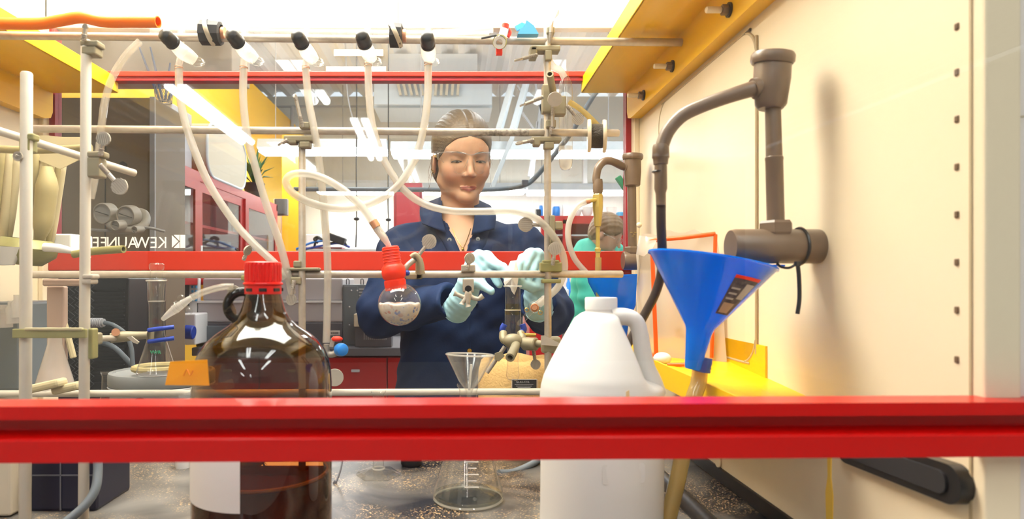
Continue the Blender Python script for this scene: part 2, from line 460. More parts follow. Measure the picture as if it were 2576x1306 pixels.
obj('far_jamb', bx(WL, WL+.013, YF-.03, YF+.03, BZ, CZ+.605, .002), 'cream', hood)
# wall grip: black rounded bar on the side panel near the front
ga, gb = P(2425, 1222, 1283/WR), P(2150, 1122, 2320)
d_ = (gb-ga); L_ = d_.length; ax_ = d_.normalized(); up_ = V((0, 0, 1))-ax_*ax_.z; up_.normalize()
gp = rrect(L_+.02, .034, .0165, 8)
hd = obj('grip', prism(gp, lambda u, v, ww: V((WR-ww, 0, 0))+V((0, 1, 0))*((ga+gb)/2+ax_*u+up_*v).y+V((0, 0, 1))*((ga+gb)/2+ax_*u+up_*v).z, .012), 'black', hood)
gp2 = rrect(L_-.01, .02, .009, 8)
obj('grip_recess', prism(gp2, lambda u, v, ww: V((WR-.012-ww, 0, 0))+V((0, 1, 0))*((ga+gb)/2+ax_*u+up_*v).y+V((0, 0, 1))*((ga+gb)/2+ax_*u+up_*v).z, .002), 'black_matte', hd)
st = P(2088, 1200, 941/WR)
obj('paint_drip', prism([(-.004, .03), (.004, .03), (.003, .0), (.0075, -.02), (.006, -.05), (.009, -.09), (-.009, -.09), (-.006, -.05), (-.007, -.02), (-.003, 0)], lambda u, v, ww: V((WR-ww, st.y+u, st.z+v)), .0012), mat('yellow_stain', (.95, .65, .1), .5), hood)

# ------------------------------------------------------------------ near sash
ns = thing('sash', 'wide red metal sash rail and clear pane across the foreground', 'sash', (.05, .5, CZ-.137))
zz = lambda v: CZ+v
poly = [(.031, zz(-.0948)), (.0, zz(-.0948)), (0, zz(-.1048)), (.0155, zz(-.1052)), (.0155, zz(-.1160)), (.0, zz(-.1190)), (-.002, zz(-.1205)), (-.002, zz(-.1368)), (.031, zz(-.1368))]
def near_rot(p):
    a = math.radians(1.35); q = V(p)-V((.05, .5, 0)); return V((.05, .5, 0))+V((q.x*math.cos(a)-q.y*math.sin(a), q.x*math.sin(a)+q.y*math.cos(a), q.z))
g = xpolybar([(y+.5, z) for y, z in poly], -1.2, .7)
obj('rail', ([near_rot(v) for v in g[0]], g[1]), 'red', ns, smooth=False)
g = bx(-1.2, .7, .512, .518, zz(-.0955), HT-.13)
obj('pane', ([near_rot(v) for v in g[0]], g[1]), 'pane', ns, smooth=False)

# ------------------------------------------------------------------ far sash
fs_ = thing('sash', 'red-framed far glass sash with mirrored white lettering, in front of the woman', 'sash', (-.27, YF, CZ+.02))
obj('rail', bx(WL+.013, .417, YF-.012, YF+.02, CZ+.0245, CZ+.0705, .002), 'red_orange', fs_)
obj('rail_foot', bx(WL+.013, .417, YF-.004, YF+.02, CZ+.010, CZ+.0245, .001), 'maroon', fs_)
obj('meeting_rail', bx(WL+.013, .417, YF-.035, YF-.005, CZ+.478, CZ+.4905, .002), 'red_orange', fs_)
obj('meeting_rail_foot', bx(WL+.013, .417, YF-.03, YF-.005, CZ+.469, CZ+.478, .001), 'maroon', fs_)
obj('side_frame', bx(.404, .417, YF-.008, YF+.02, CZ+.0705, CZ+.6, .001), 'maroon', fs_)
obj('side_frame', bx(WL+.013, WL+.027, YF-.008, YF+.02, CZ+.0705, CZ+.6, .001), 'maroon', fs_)
obj('pane', bx(WL+.027, .404, YF+.004, YF+.009, CZ+.0705, CZ+.474), 'pane_far', fs_, smooth=False)
obj('pane', bx(WL+.027, .404, YF-.02, YF-.015, CZ+.478, CZ+.605), glassmat('pane_dusty', (.96, .97, .97), (.85, .88, .9), 1.0, haze=.13, film=4), fs_, smooth=False)
# mirrored maker's lettering and mark on the glass (read from the other side)
sF = FPX/(YF+.002)
p0 = P(421, 624, sF)
for i, ch in enumerate('KEWAUNEE'):
    wd = [0, .0235, .0425, .071, .095, .119, .143, .162][i]
    obj('letter', textmesh(ch, .0385, lambda x, y, z, wd=wd: V((p0.x-(x*.92+wd), p0.y+z*.3, p0.z+y)), .0008), mat('decal', (.82, .8, .75), .6), fs_, smooth=False)
q0 = P(466, 624, sF); px = 1/sF
def lg(pts): return prism(pts, lambda u, v, ww: V((q0.x-u*px, p0.y-ww, q0.z+v*px)), .0006)
obj('logo_block', lg([(0, 0), (12.5, 0), (12.5, 33), (0, 33)]), 'decal', fs_, smooth=False)
obj('logo_wedge', lg([(14, 1.5), (29, 15.5), (29, 17), (14, 32)][::-1] if False else [(14, 33), (29, 33), (14.6, 18)]), 'decal', fs_, smooth=False)
obj('logo_wedge', lg([(14.6, 15), (29, 0), (14, 0)]), 'decal', fs_, smooth=False)
obj('logo_wedge', lg([(17, 16.5), (33.5, 32), (33.5, 1)]), 'decal', fs_, smooth=False)
# white strips on the upper pane
for x0, y0, x1, y1 in ((840, 124, 964, 141), (820, 167, 971, 186)):
    tag(obj('pane_patch', pbox(x0, y0, x1, y1, FPX/(YF-.022), .0008, .0002), 'paper'), 'blank white sticker strip on the upper far pane, %s of two' % ('higher' if y0 < 150 else 'lower'), 'patch', 'white strips on the far pane')

# ------------------------------------------------------------------ yellow shelves
def bolt(parent, y, z, x):
    nb = obj('bolt', cyl((x, y, z), (x-.012, y, z), .008, 6), 'bronze', parent, smooth=False)
    obj('bolt_pin', cyl((x-.012, y, z), (x-.036, y, z), .0048, 12, bev=.0015), 'cream', nb)
    obj('washer', cyl((x, y, z), (x-.003, y, z), .011, 16), 'black', nb)
def upper_shelf(side, label):
    xw = WR if side > 0 else WL; xo = .297 if side > 0 else -.80
    xp = xw-side*.025; yf = 1.545; yn = .62
    t = thing('yellow_shelf', label, 'shelf', ((xw+xo)/2, (yf+yn)/2, CZ+.38), 'yellow metal shelves in the hood')
    obj('deck', bx(min(xo, xw), max(xo, xw), yn, yf, CZ+.4455, CZ+.4485, .001), 'yellow', t)
    obj('lip', bx(min(xo, xo+side*.003), max(xo, xo+side*.003), yn, yf, CZ+.4455, CZ+.481, .001), 'yellow', t)
    pb = prism([(yn, CZ+.378), (yf-.03, CZ+.378), (yf-.008, CZ+.384), (yf, CZ+.40), (yf, CZ+.4455), (yn, CZ+.4455)], lambda u, v, ww: V((xp+side*ww, u, v)), .025)
    pl = obj('bracket', pb, 'yellow', t, smooth=False)
    if side > 0:
        for y, z in ((1.404, .40), (1.217, .401), (.964, .401)): bolt(pl, y, CZ+z, xp)
    return t
upper_shelf(1, 'yellow metal shelf bolted high on the right cream panel')
upper_shelf(-1, 'yellow metal shelf high on the left, behind the stand rods')
# lower right shelf: sloping tray with a lip
def zl(y, side): return CZ+((-.1216-.0706*(1.078-y)) if side else (-.125+.0114*(y-1)))
ls = thing('yellow_shelf', 'low yellow tray shelf on the right panel holding the bag stand', 'shelf', (.37, 1.0, CZ-.16), 'yellow metal shelves in the hood')
ys = [.72, .9, 1.1, 1.27]; xo = .314
vs, f4 = [], []
for y in ys:
    vs += [V((WR, y, zl(y, 1))), V((xo, y, zl(y, 0)-.004)), V((xo, y, zl(y, 0)-.007)), V((WR, y, zl(y, 1)-.004))]
for i in range(3):
    for k in range(4):
        f4.append((i*4+k, i*4+(k+1) % 4, (i+1)*4+(k+1) % 4, (i+1)*4+k))
f4 += [(3, 2, 1, 0), (12, 13, 14, 15)]
obj('deck', (vs, f4), 'yellow', ls, smooth=False)
vs = []; f4 = []
for y in ys:
    vs += [V((xo, y, zl(y, 0))), V((xo-.003, y, zl(y, 0))), V((xo-.003, y, CZ-.1595)), V((xo, y, CZ-.1595))]
for i in range(3):
    for k in range(4): f4.append((i*4+k, i*4+(k+1) % 4, (i+1)*4+(k+1) % 4, (i+1)*4+k))
f4 += [(3, 2, 1, 0), (12, 13, 14, 15)]
obj('lip', (vs, f4), 'yellow', ls, smooth=False)
obj('end_lip', bx(xo-.003, WR, 1.27, 1.273, CZ-.155, CZ-.112), 'yellow', ls)
obj('back_flange', bx(WR-.003, WR, .9, 1.27, CZ-.135, CZ-.09), 'yellow', ls)

# ------------------------------------------------------------------ the laboratory around the hood
RX0, RX1, RY0, RY1, RZ = -4.2, 5.0, -9.0, 6.9, 3.2
def struct(name, g, m_, label=None, smooth=False):
    o = obj(name, g, m_, smooth=smooth); o['kind'] = 'structure'
    if label: o['label'] = label
    return o
struct('floor', bx(RX0, RX1, RY0, RY1, -.05, 0), 'floor', 'grey laboratory floor')
struct('wall_back', bx(RX0, RX1, RY1, RY1+.1, 0, RZ), 'wall_paint', 'pale plain wall at the far end of the laboratory')
struct('wall_right', bx(RX1, RX1+.1, RY0, RY1, 0, RZ), 'wall_paint', 'pale side wall of the laboratory')
struct('wall_left', bx(RX0-.1, RX0, RY0, RY1, 0, RZ), 'wall_paint', 'pale outer side wall of the laboratory')
struct('wall_front', bx(RX0, RX1, RY0-.1, RY0, 0, RZ), mat('wall_darkened', (.2, .17, .15), .7), 'unseen wall behind the viewer, darkened to dim its reflection')  # dark colour chosen to weaken the veil reflected in the panes
struct('wall_yellow', bx(-1.75, -1.65, 2.55, 6.72, 0, 2.85), 'yellow_wall', 'bright yellow partition wall left of the woman')
# corrugated metal deck ceiling
cv, cf = [], []; nx = 184
prof = []
for i in range(nx):
    x = RX0+(RX1-RX0)*i/(nx-1); ph = i % 4
    prof.append((x, RZ+(0 if ph in (0, 1) else .045)))
for x, z in prof: cv += [V((x, RY0, z)), V((x, RY1, z))]
for i in range(nx-1): cf.append((2*i, 2*i+1, 2*i+3, 2*i+2))
cl = obj('ceiling', (cv, cf), 'ceil', smooth=False); cl['kind'] = 'structure'; cl['label'] = 'pale corrugated metal deck ceiling'
# ------------------------------------------------------------------ lamps of the laboratory, some added unseen for fill
emitmat('tube_light', (1, .99, .96), LAMP_ROOM)
def ceiling_lamp(x, y0, y1, label, z=3.12, wd=.25):
    t = thing('ceiling_lamp', label, 'lamp', (x, (y0+y1)/2, z), 'fluorescent ceiling lamps')
    obj('housing', bx(x-wd/2-.02, x+wd/2+.02, y0-.02, y1+.02, z, z+.07, .005), 'lab_white', t)
    for k in (-1, 1): obj('tube', cyl((x+k*wd/4, y0, z-.016), (x+k*wd/4, y1, z-.016), .045, 12), 'tube_light', t)
    return t
for x, y0, y1, l_ in ((-2.4, -7.8, -5.3, 'twin-tube ceiling lamp mirrored as the long pale streak at upper left'),
                      (-.78, -8.9, -6.5, 'twin-tube ceiling lamp mirrored as the pale streak beside the woman'),
                      (.9, -3.6, -1.2, 'twin-tube ceiling lamp behind the viewer, nearest the right'),
                      (-1.4, -3.6, -1.2, 'twin-tube ceiling lamp behind the viewer, nearest the left'),
                      (.5, -.9, .3, 'added twin-tube fill lamp out of view above the viewer, right one'),  # unseen lamps added to brighten the fronts that face the viewer
                      (-.7, -.9, .3, 'added twin-tube fill lamp out of view above the viewer, left one'),
                      (-.9, 2.3, 4.7, 'twin-tube lamp added out of view to light the woman, left row'),  # unseen lamps added over the far room to light the woman
                      (.75, 2.0, 4.4, 'twin-tube lamp added out of view to light the woman, middle row'),
                      (2.6, 2.6, 5.0, 'twin-tube lamp added out of view to light the woman, right row')):
    ceiling_lamp(x, y0, y1, l_)
def pendant(x0, x1, py, d, label, hh=.07):
    a, b_ = D(x0, py, d), D(x1, py, d)
    t = thing('pendant_lamp', label, 'lamp', ((a.x+b_.x)/2, a.y, a.z), 'long pendant lamps')
    h = prism([(-.1, 0), (.1, 0), (.07, hh), (-.07, hh)], lambda u, v, ww: V((a.x+ww, a.y+u, a.z+v)), b_.x-a.x)
    obj('housing', h, 'steel_blue', t, smooth=False)
    obj('diffuser', bx(a.x+.01, b_.x-.01, a.y-.095, a.y+.095, a.z-.03, a.z), 'tube_light', t)
    for f_ in (.12, .88):
        x = a.x+(b_.x-a.x)*f_; obj('hanger', cyl((x, a.y, a.z+hh), (x, a.y, RZ), .004, 6), 'grey', t)
pendant(655, 975, 377, 5.0, 'left one of the two end-to-end pendant lamps behind the woman')
pendant(985, 1605, 384, 4.9, 'right one of the two end-to-end pendant lamps behind the woman')
pendant(800, 1320, 480, 6.5, 'lower pendant lamp crossing behind the woman\'s chin')
pendant(1325, 1640, 482, 6.4, 'lower pendant lamp at the right behind the faucet')

# ------------------------------------------------------------------ things overhead
av = thing('air_unit', 'pale blue ceiling air unit with open louvers above the woman', 'air unit', D(1090, 270, 5.6))
obj('casing', join(pbox(940, 262, 1238, 272, FPX/5.6, .5, .004), pbox(940, 196, 1238, 263, FPX/5.5, .03, .004)), 'steel_blue', av)
obj('duct', bx(D(980, 0, 5.7).x, D(1200, 0, 5.7).x, 5.6, 5.95, D(0, 262, 5.6).z, RZ, .004), 'steel_blue', av)
for i, x in enumerate((1000, 1014, 1028, 1042, 1056, 1098, 1112, 1126, 1140, 1154)):
    dx = 8 if x < 1080 else -3
    a, b_ = D(x, 205, 5.47), D(x+dx, 240, 5.47)
    obj('louver', box((a+b_)/2, (.022, .02, (a-b_).length), .002, rot=Quaternion((0, 1, 0), math.atan2((b_-a).x, (a-b_).z)*-1)), 'tan_box', av)
def beam(a, b_, wd, dp, name, m_, parent=None):
    a, b_ = V(a), V(b_); dv = b_-a
    q = V((0, 0, 1)).rotation_difference(dv)
    return obj(name, box((a+b_)/2, (wd, dp, dv.length), .003, q), m_, parent, smooth=False)
# open-web roof joist seen at upper right
rj = thing('roof_joist', 'grey open-web steel roof joist above the right side', 'joist', D(1380, 250, 5.2))
for (x0, y0, x1, y1, wd) in ((1345, 205, 1365, 300, .02), (1368, 205, 1336, 460, .03), (1300, 265, 1345, 330, .02), (1352, 305, 1330, 445, .018), (1300, 215, 1330, 260, .018)):
    beam(D(x0, y0, 5.2), D(x1, y1, 5.2), wd, .03, 'web_bar', 'grey', rj)
for (x0, y0, x1, y1, lab) in ((1290, 205, 1255, 330, 'left one of two pale slanted struts above the woman\'s left shoulder'), (1325, 205, 1290, 330, 'right one of two pale slanted struts above the woman\'s left shoulder')):
    tag(beam(D(x0, y0, 5.0), D(x1, y1, 4.6), .05, .03, 'ceiling_strut', 'steel_blue'), lab, 'strut', 'pale ceiling struts')
tag(beam(D(1235, 480, 4.4), D(1295, 330, 4.4), .03, .03, 'ceiling_strut', 'steel_blue'), 'pale slanted strut right beside the woman\'s face', 'strut', 'pale ceiling struts')
fl = thing('ceiling_fixture', 'dark jointed extraction arm curving down right of the woman', 'arm', D(1250, 480, 3.6))
obj('arm_tube', tube([D(1510, 215, 3.4), D(1480, 262, 3.4), D(1440, 330, 3.4), D(1398, 385, 3.45), D(1345, 448, 3.5), D(1318, 466, 3.5), D(1280, 474, 3.6), D(1215, 478, 3.6), D(1120, 478, 3.6), D(1000, 477, 3.6), D(740, 476, 3.7)], .013, 10), 'slate', fl)
obj('joint', pbox(1313, 452, 1329, 468, FPX/3.48, .03, .004), 'grey_dark', fl)
for x, y0, y1, ky, d, lab in ((897, 200, 622, 551, 4.2, 'longer'), (977, 388, 622, 553, 4.4, 'shorter')):
    c_ = thing('pull_switch', 'thin dark hanging pull cord with a knob, the %s of two left of the woman' % lab, 'pull cord', D(x, y1, d), 'hanging cords')
    obj('cord', tube([V((D(x, 0, d).x, d, RZ)), D(x, 330, d), D(x-1, (y0+y1)/2, d), D(x, ky, d), D(x-2, y1, d)], .004, 6), 'black', c_)
    obj('knob', ball(D(x, ky, d), .02, 12, 8, (1, 1, .6)), 'black', c_)
tag(obj('thin_cord', tube([D(868, 88, 5.2), D(872, 200, 5.2), D(876, 250, 5.2), D(889, 308, 5.2)], .006, 6), 'grey'), 'short grey wire dangling from the ceiling deck', 'wire')
tag(obj('wall_conduit', join(tube([D(678, 268, 6.6), D(960, 268, 6.6)], .012, 6, n=2)), 'grey'), 'thin grey pipe running along the far wall under the deck', 'pipe')
tag(obj('wall_conduit', tube([D(735, 268, 6.5), D(735, 430, 6.5)], .016, 6, n=2), 'grey'), 'upright grey pipe at the end of the yellow wall', 'pipe')
# pale ducts and ledges on the far wall
tag(obj('wall_ledge', pbox(1240, 468, 1640, 486, FPX/6.75, .1, .01), 'steel_blue'), 'long pale ledge on the far wall behind the faucet', 'ledge')
tag(obj('wall_post', pbox(1467, 320, 1478, 470, FPX/6.7, .08, .005), 'lab_white'), 'white upright post on the far wall under the lamp', 'post')
tag(obj('wall_ledge', pbox(770, 470, 1000, 477, FPX/6.6, .1, .004), 'grey_dark'), 'dark narrow ledge on the far wall left of the woman', 'ledge')
tag(obj('wall_ledge', pbox(770, 453, 1000, 468, FPX/6.7, .12, .004), 'lab_white'), 'white ledge on the far wall left of the woman', 'ledge')
# red panel behind the woman's shoulder
rp = thing('red_cupboard', 'plain dark red cupboard door behind the woman\'s right shoulder', 'cupboard', D(1025, 640, 5.6))
obj('door', pbox(997, 465, 1055, 640, FPX/5.6, .02, .004), 'maroon', rp)
obj('body', pbox(990, 460, 1062, 1068, FPX/5.65, .3, .004), 'maroon', rp)

# ------------------------------------------------------------------ left: red glass-front cabinets
XC = -1.3
def cyz(x, y):           # frame position on the cabinet-face plane X = XC
    s = (x-VX)/XC; return FPX/s, CZ+(VY-y)/s
rc = thing('display_cabinet', 'long red cabinet with sliding glass doors on the left', 'cabinet', (XC-.16, 3.6, .95))
yA, yB = 2.55, 4.75; zT, zB = CZ+.555, CZ-.02
obj('body_top', bx(-1.64, XC, yA, yB, zT-.05, zT, .003), 'red_cab', rc)
obj('body_base', bx(-1.64, XC, yA, yB, zB, zB+.10, .003), 'red_cab', rc)
obj('back_board', bx(-1.645, -1.63, yA, yB, zB, zT), 'grey_light', rc)
obj('end_board', bx(-1.64, XC, yB-.03, yB, zB, zT, .002), 'red_cab', rc)
obj('end_board', bx(-1.64, XC, yA, yA+.03, zB, zT, .002), 'red_cab', rc)
obj('inner_shelf', bx(-1.63, XC-.03, yA+.03, yB-.03, zB+.3, zB+.315), 'red_cab', rc)
for k in range(3):
    a = yA+.03+k*(yB-yA-.06)/3; b_ = a+(yB-yA-.06)/3; xx = XC+(-.004 if k % 2 else .008)
    dr = obj('sliding_door', join(bx(xx-.012, xx, a, a+.06, zB+.1, zT-.05), bx(xx-.012, xx, b_-.06, b_, zB+.1, zT-.05), bx(xx-.012, xx, a+.06, b_-.06, zB+.1, zB+.15), bx(xx-.012, xx, a+.06, b_-.06, zT-.1, zT-.05)), 'red_cab', rc, smooth=False)
    obj('door_pane', bx(xx-.008, xx-.005, a+.06, b_-.06, zB+.15, zT-.1), 'pane_far', dr, smooth=False)
    obj('pull', bx(xx, xx+.01, a+.02, a+.04, zB+.14, zB+.2, .002), 'lab_white', dr)
for k, (y, h, r, m_) in enumerate(((2.9, .16, .05, 'white'), (3.2, .1, .07, 'steel_blue'), (3.5, .2, .06, 'lab_white'), (4.1, .13, .08, 'white'), (4.4, .18, .05, 'steel_blue'))):
    tag(obj('storage_jar', lathe([(r*.9, 0), (r, .01), (r, h*.8), (r*.7, h*.9), (r*.7, h)], (XC-.15, y, zB+.1 if k % 2 else zB+.315), (0, 0, 1), 16, True), m_), ['white jar nearest in the red glass cabinet', 'squat blue-grey jar in the red glass cabinet', 'tall white jar in the middle of the red glass cabinet', 'wide white jar deep in the red glass cabinet', 'blue-grey jar furthest in the red glass cabinet'][k], 'jar', 'jars in the red glass cabinet')
# on top of it
tb = thing('plastic_crate', 'pale plastic crate with grey rim on the red glass cabinet', 'crate', (XC-.1, 2.85, zT))
obj('tub', lathe([(.08, 0), (.1, .14), (.105, .15)], (XC-.1, 2.85, zT), (0, 0, 1), 4, True, M=Matrix.Rotation(.78, 3, 'Z')), 'lab_white', tb, smooth=False)
obj('rim', box((XC-.1, 2.85, zT+.155), (.18, .19, .015), .004), 'grey', tb)
cb = thing('storage_case', 'rounded cream storage case on the red glass cabinet', 'case', (XC-.12, 3.75, zT))
cp = rrect(.62, .29, .1, 6)
obj('shell', prism([(u, max(v, -.145)) for u, v in cp], lambda u, v, ww: V((XC-.24+ww, 3.72+u, zT+.145+v)), .24), 'tan_box', cb)
obj('edge_trim', tube([V((XC-.002, 3.72+u, zT+.145+v)) for u, v in cp]+[V((XC-.002, 3.72+cp[0][0], zT+.145+cp[0][1]))], .008, 8, n=1), 'steel_blue', cb)
tag(obj('grey_panel_box', bx(XC-.3, XC-.06, 3.12, 3.36, zT, zT+.3, .006), 'grey_light'), 'upright grey metal box beside the cream case on the cabinet', 'box')
tag(obj('flat_tray', bx(XC-.25, XC-.02, 2.98, 3.1, zT, zT+.03, .004), 'black_matte'), 'flat dark tray between crate and grey box on the cabinet', 'tray')
pp = thing('potted_plant', 'small green plant in a dark pot at the cabinet end', 'plant', (XC-.08, 4.45, zT))
obj('pot', lathe([(.05, 0), (.07, .1), (.075, .11)], (XC-.08, 4.45, zT), (0, 0, 1), 16, True), 'black_matte', pp)
random.seed(3)
for k in range(26):
    a = random.uniform(0, 6.28); L = random.uniform(.12, .3); e = random.uniform(.2, 1.3)
    base = V((XC-.08, 4.45, zT+.1)); tip = base+V((math.cos(a)*math.cos(e)*L*.6, math.sin(a)*math.cos(e)*L*.6, math.sin(e)*L))
    mid = base.lerp(tip, .5)+V((0, 0, .03)); sd = (tip-base).cross(V((0, 0, 1))).normalized()*.018
    obj('leaf', ([base, mid+sd, tip, mid-sd, mid+V((0, 0, .008))], [(0, 1, 4), (1, 2, 4), (2, 3, 4), (3, 0, 4)]), 'leaf', pp, smooth=False)
mo = thing('wall_monitor', 'small dark framed screen at the end of the red cabinet', 'screen', D(705, 545, 4.9))
obj('screen_body', pbox(690, 500, 722, 542, FPX/4.9, .05, .005), 'grey_dark', mo)
obj('screen_glass', pbox(693, 503, 719, 538, FPX/4.895, .004, .001), 'slate', mo)
tag(obj('pillar', pbox(709, 320, 757, 640, FPX/5.1, .1, .004), 'yellow_wall'), 'yellow upright pillar behind the stand rod', 'pillar')
tag(obj('lit_door_frame', pbox(688, 500, 708, 640, FPX/5.2, .1, .004), 'lab_white'), 'white door frame beside the yellow pillar', 'frame')
# tall taupe cabinet and black equipment rack at left
tc_ = thing('tall_cabinet', 'tall taupe equipment cabinet behind the glass at left', 'cabinet', (-1.35, 2.3, 0))
obj('body', bx(-1.9, -1.016, 2.2, 2.45, 0, CZ+.62, .006), 'taupe', tc_)
obj('panel_joint', bx(-1.184, -1.181, 2.197, 2.2, .9, CZ+.62), 'black_matte', tc_)
obj('lock', cyl((-1.12, 2.2, CZ+.39), (-1.12, 2.19, CZ+.39), .012, 12), 'black', tc_)
obj('edge_strip', bx(-1.03, -1.012, 2.19, 2.2, .9, CZ+.62, .002), 'grey', tc_)
er = thing('equipment_rack', 'black equipment rack with mesh door standing low at left', 'rack', (-1.2, 1.95, 0))
obj('body', bx(-1.6, -.955, 1.9, 2.15, 0, CZ+.012, .006), 'black', er)
for i in range(26):
    z = CZ-.3+i*.011; obj('vent_fin', bx(-1.06, -.965, 1.893, 1.9, z, z+.004), 'black_matte', er)
mv, mf = [], []
for i in range(6):
    for j in range(14):
        cx, cz = -1.12+.028*(i-3), CZ-.31+.022*j+(.011 if i % 2 else 0)
        g = tube([(cx, 1.893, cz+.011), (cx+.014, 1.892, cz), (cx, 1.893, cz-.011), (cx-.014, 1.892, cz), (cx, 1.893, cz+.011)], .0015, 4, False, 1, False)
        mv, mf = join((mv, mf), g)
o_ = obj('mesh_grille', (mv, mf), 'mesh_dark', er); o_['kind'] = 'stuff'
# twin-gauge regulator modelled in place of a reflection in the glass
gr_ = thing('regulator_reflection', 'reflection of twin gauges, modelled solid behind the mirrored lettering', 'regulator', P(300, 620, 880))
def gauge(x, y, r, s, nm='gauge'):
    c = P(x, y, s); g_ = obj(nm, lathe([(r, .03), (r, 0), (r*.95, -.004), (r*.86, -.004), (r*.86, 0)], c, V((.15, 1, .12)), 28), 'gauge_metal_ghost', gr_)
    obj('dial', lathe([(0.0001, .001), (r*.87, .001)], c, V((.15, 1, .12)), 28), 'gauge_face_ghost', g_)
    obj('needle', box(c+V((0, -.003, 0)), (r*1.3, .001, .0025), 0, Quaternion((0, 1, 0), .3)), 'black', g_)
gauge(258, 537, .03, 880); gauge(317, 543, .03, 880); gauge(291, 567, .0145, 900, 'knob_gauge'); gauge(340, 578, .01, 900, 'knob_gauge')
obj('valve_body', tube([P(275, 560, 870), P(290, 575, 880), P(345, 575, 870), P(365, 560, 860), P(362, 538, 850), P(330, 532, 850)], .013, 12), 'gauge_metal_ghost', gr_)
obj('wall_pipe', tube([P(350, 560, 860), V((-1.1, 2.1, CZ+.17)), V((-1.1, 2.2, CZ+.17))], .008, 10, n=4), 'gauge_metal_ghost', gr_)
obj('outlet_pipe', tube([P(225, 578, 870), P(290, 580, 875), P(360, 572, 870), P(415, 582, 865)], .004, 8), 'gauge_face_ghost', gr_)

# ------------------------------------------------------------------ bench with instruments behind the far sash
BD = 3.18; sB = FPX/BD
bn = thing('back_bench', 'black-topped bench with red cupboards behind the far sash', 'bench', (-.72, BD+.3, 0))
obj('bench_top', bx(-1.29, -.02, BD, BD+.7, .88, .92, .004), 'grey_dark', bn)
obj('upstand', bx(-1.28, -.03, BD+.69, BD+.7, .92, 1.0), 'grey_dark', bn)
for k in range(4):
    x0 = -1.28+k*.314; dr = obj('cupboard_door', bx(x0+.003, x0+.311, BD+.02, BD+.05, .1, .87, .003), 'red_cab', bn)
    obj('pull', bx(x0+.14, x0+.18, BD+.005, BD+.02, .8, .812, .002), 'grey_light', dr)
obj('carcass', bx(-1.28, -.03, BD+.05, BD+.68, 0, .88), 'maroon', bn)
ins = thing('lab_instrument', 'grey stacked bench instrument with dark lower band behind the amber bottle', 'instrument', D(675, 872, BD+.1))
def ib(nm, x0, y0, x1, y1, d, dep, m_, bev=.008, par=ins): return obj(nm, pbox(x0, y0, x1, y1, FPX/d, dep, bev), m_, par)
ib('base_unit', 492, 810, 862, 874, BD+.1, .4, 'grey_dark'); ib('mid_unit', 492, 758, 862, 811, BD+.1, .4, 'grey_inst'); ib('lid_unit', 510, 700, 862, 757, BD+.12, .38, 'grey_inst')
ib('panel_edge', 495, 757, 860, 762, BD+.095, .02, 'lab_white', .001)
ib('control_panel', 500, 820, 600, 860, BD+.09, .02, 'slate', .004)
lb_ = ib('asset_label', 829, 832, 855, 844, BD+.098, .003, 'paper', .0005)
for k in range(8): ib('bar', 833+k*2.4, 835, 834+k*2.4, 841, BD+.0965, .002, 'black', 0, lb_)
ins2 = thing('metal_cabinet', 'slate blue metal instrument cabinet with hooks beside the woman\'s arm', 'cabinet', D(910, 872, BD+.1))
ib('body', 862, 716, 960, 872, BD+.1, .35, 'slate', .004, ins2); ib('side_skin', 866, 720, 900, 868, BD+.098, .004, 'slate', .002, ins2)
for x in (872, 908, 938):
    obj('hook', tube([D(x, 720, BD+.12), D(x, 703, BD+.12), D(x+6, 704, BD+.12), D(x+6, 716, BD+.12)], .003, 6, n=2), 'grey_dark', ins2)
for x, y in ((884, 731), (879, 772), (879, 818), (899, 731)): obj('rivet', ball(D(x, y, BD+.095), .004, 8, 6), 'grey_light', ins2)
for k in range(9): ib('notice_line', 903, 726+k*8, 924-(k % 3)*5, 729+k*8, BD+.097, .002, 'grey_light', 0, ins2)
ins3 = thing('beige_box', 'beige metal box with black knob below the round flask', 'box', D(925, 872, BD))
ib('body', 890, 790, 985, 822, BD-.02, .12, 'tan_box', .003, ins3); ib('stand', 893, 822, 985, 874, BD+.02, .08, 'grey_dark', .003, ins3)
obj('knob', cyl(D(908, 799, BD-.02), D(908, 799, BD-.04), .008, 14), 'black', ins3)
for k in range(12): ib('vent_slit', 915+k*5, 830, 917+k*5, 855, BD+.017, .004, 'grey', 0, ins3)
kb = thing('desk_phone', 'pale blue bench device with screen left of the bottle', 'device', D(465, 870, BD-.1))
ib('body', 432, 790, 492, 868, BD-.05, .2, 'lab_white', .006, kb); ib('screen', 440, 700, 500, 790, BD+.1, .03, 'lab_white', .004, kb)
ib('screen_glass', 443, 705, 476, 770, BD+.095, .004, 'slate', .001, kb)
for i in range(2):
    for j in range(5): ib('key', 481+i*9, 708+j*11, 486+i*9, 714+j*11, BD+.092, .006, 'sky', .001, kb)
tag(obj('blue_roll', cyl(D(465, 835, BD-.1), D(488, 837, BD-.1), .033, 20, bev=.004), 'blue_dip'), 'dark blue roll lying on the bench left of the bottle', 'roll')
tag(obj('bench_cable', tube([D(428, 690, BD-.1), D(430, 760, BD-.1), D(433, 820, BD-.1), D(440, 890, BD-.15)], .005, 8), 'black'), 'black cable hanging in front of the pale blue device', 'cable')
tag(obj('orange_tool', tube([D(432, 790, BD+.1), D(438, 815, BD+.1), D(434, 850, BD+.1), D(429, 868, BD+.1)], .013, 10), 'orange_wire'), 'orange curved handle behind the clamped flask neck', 'handle')
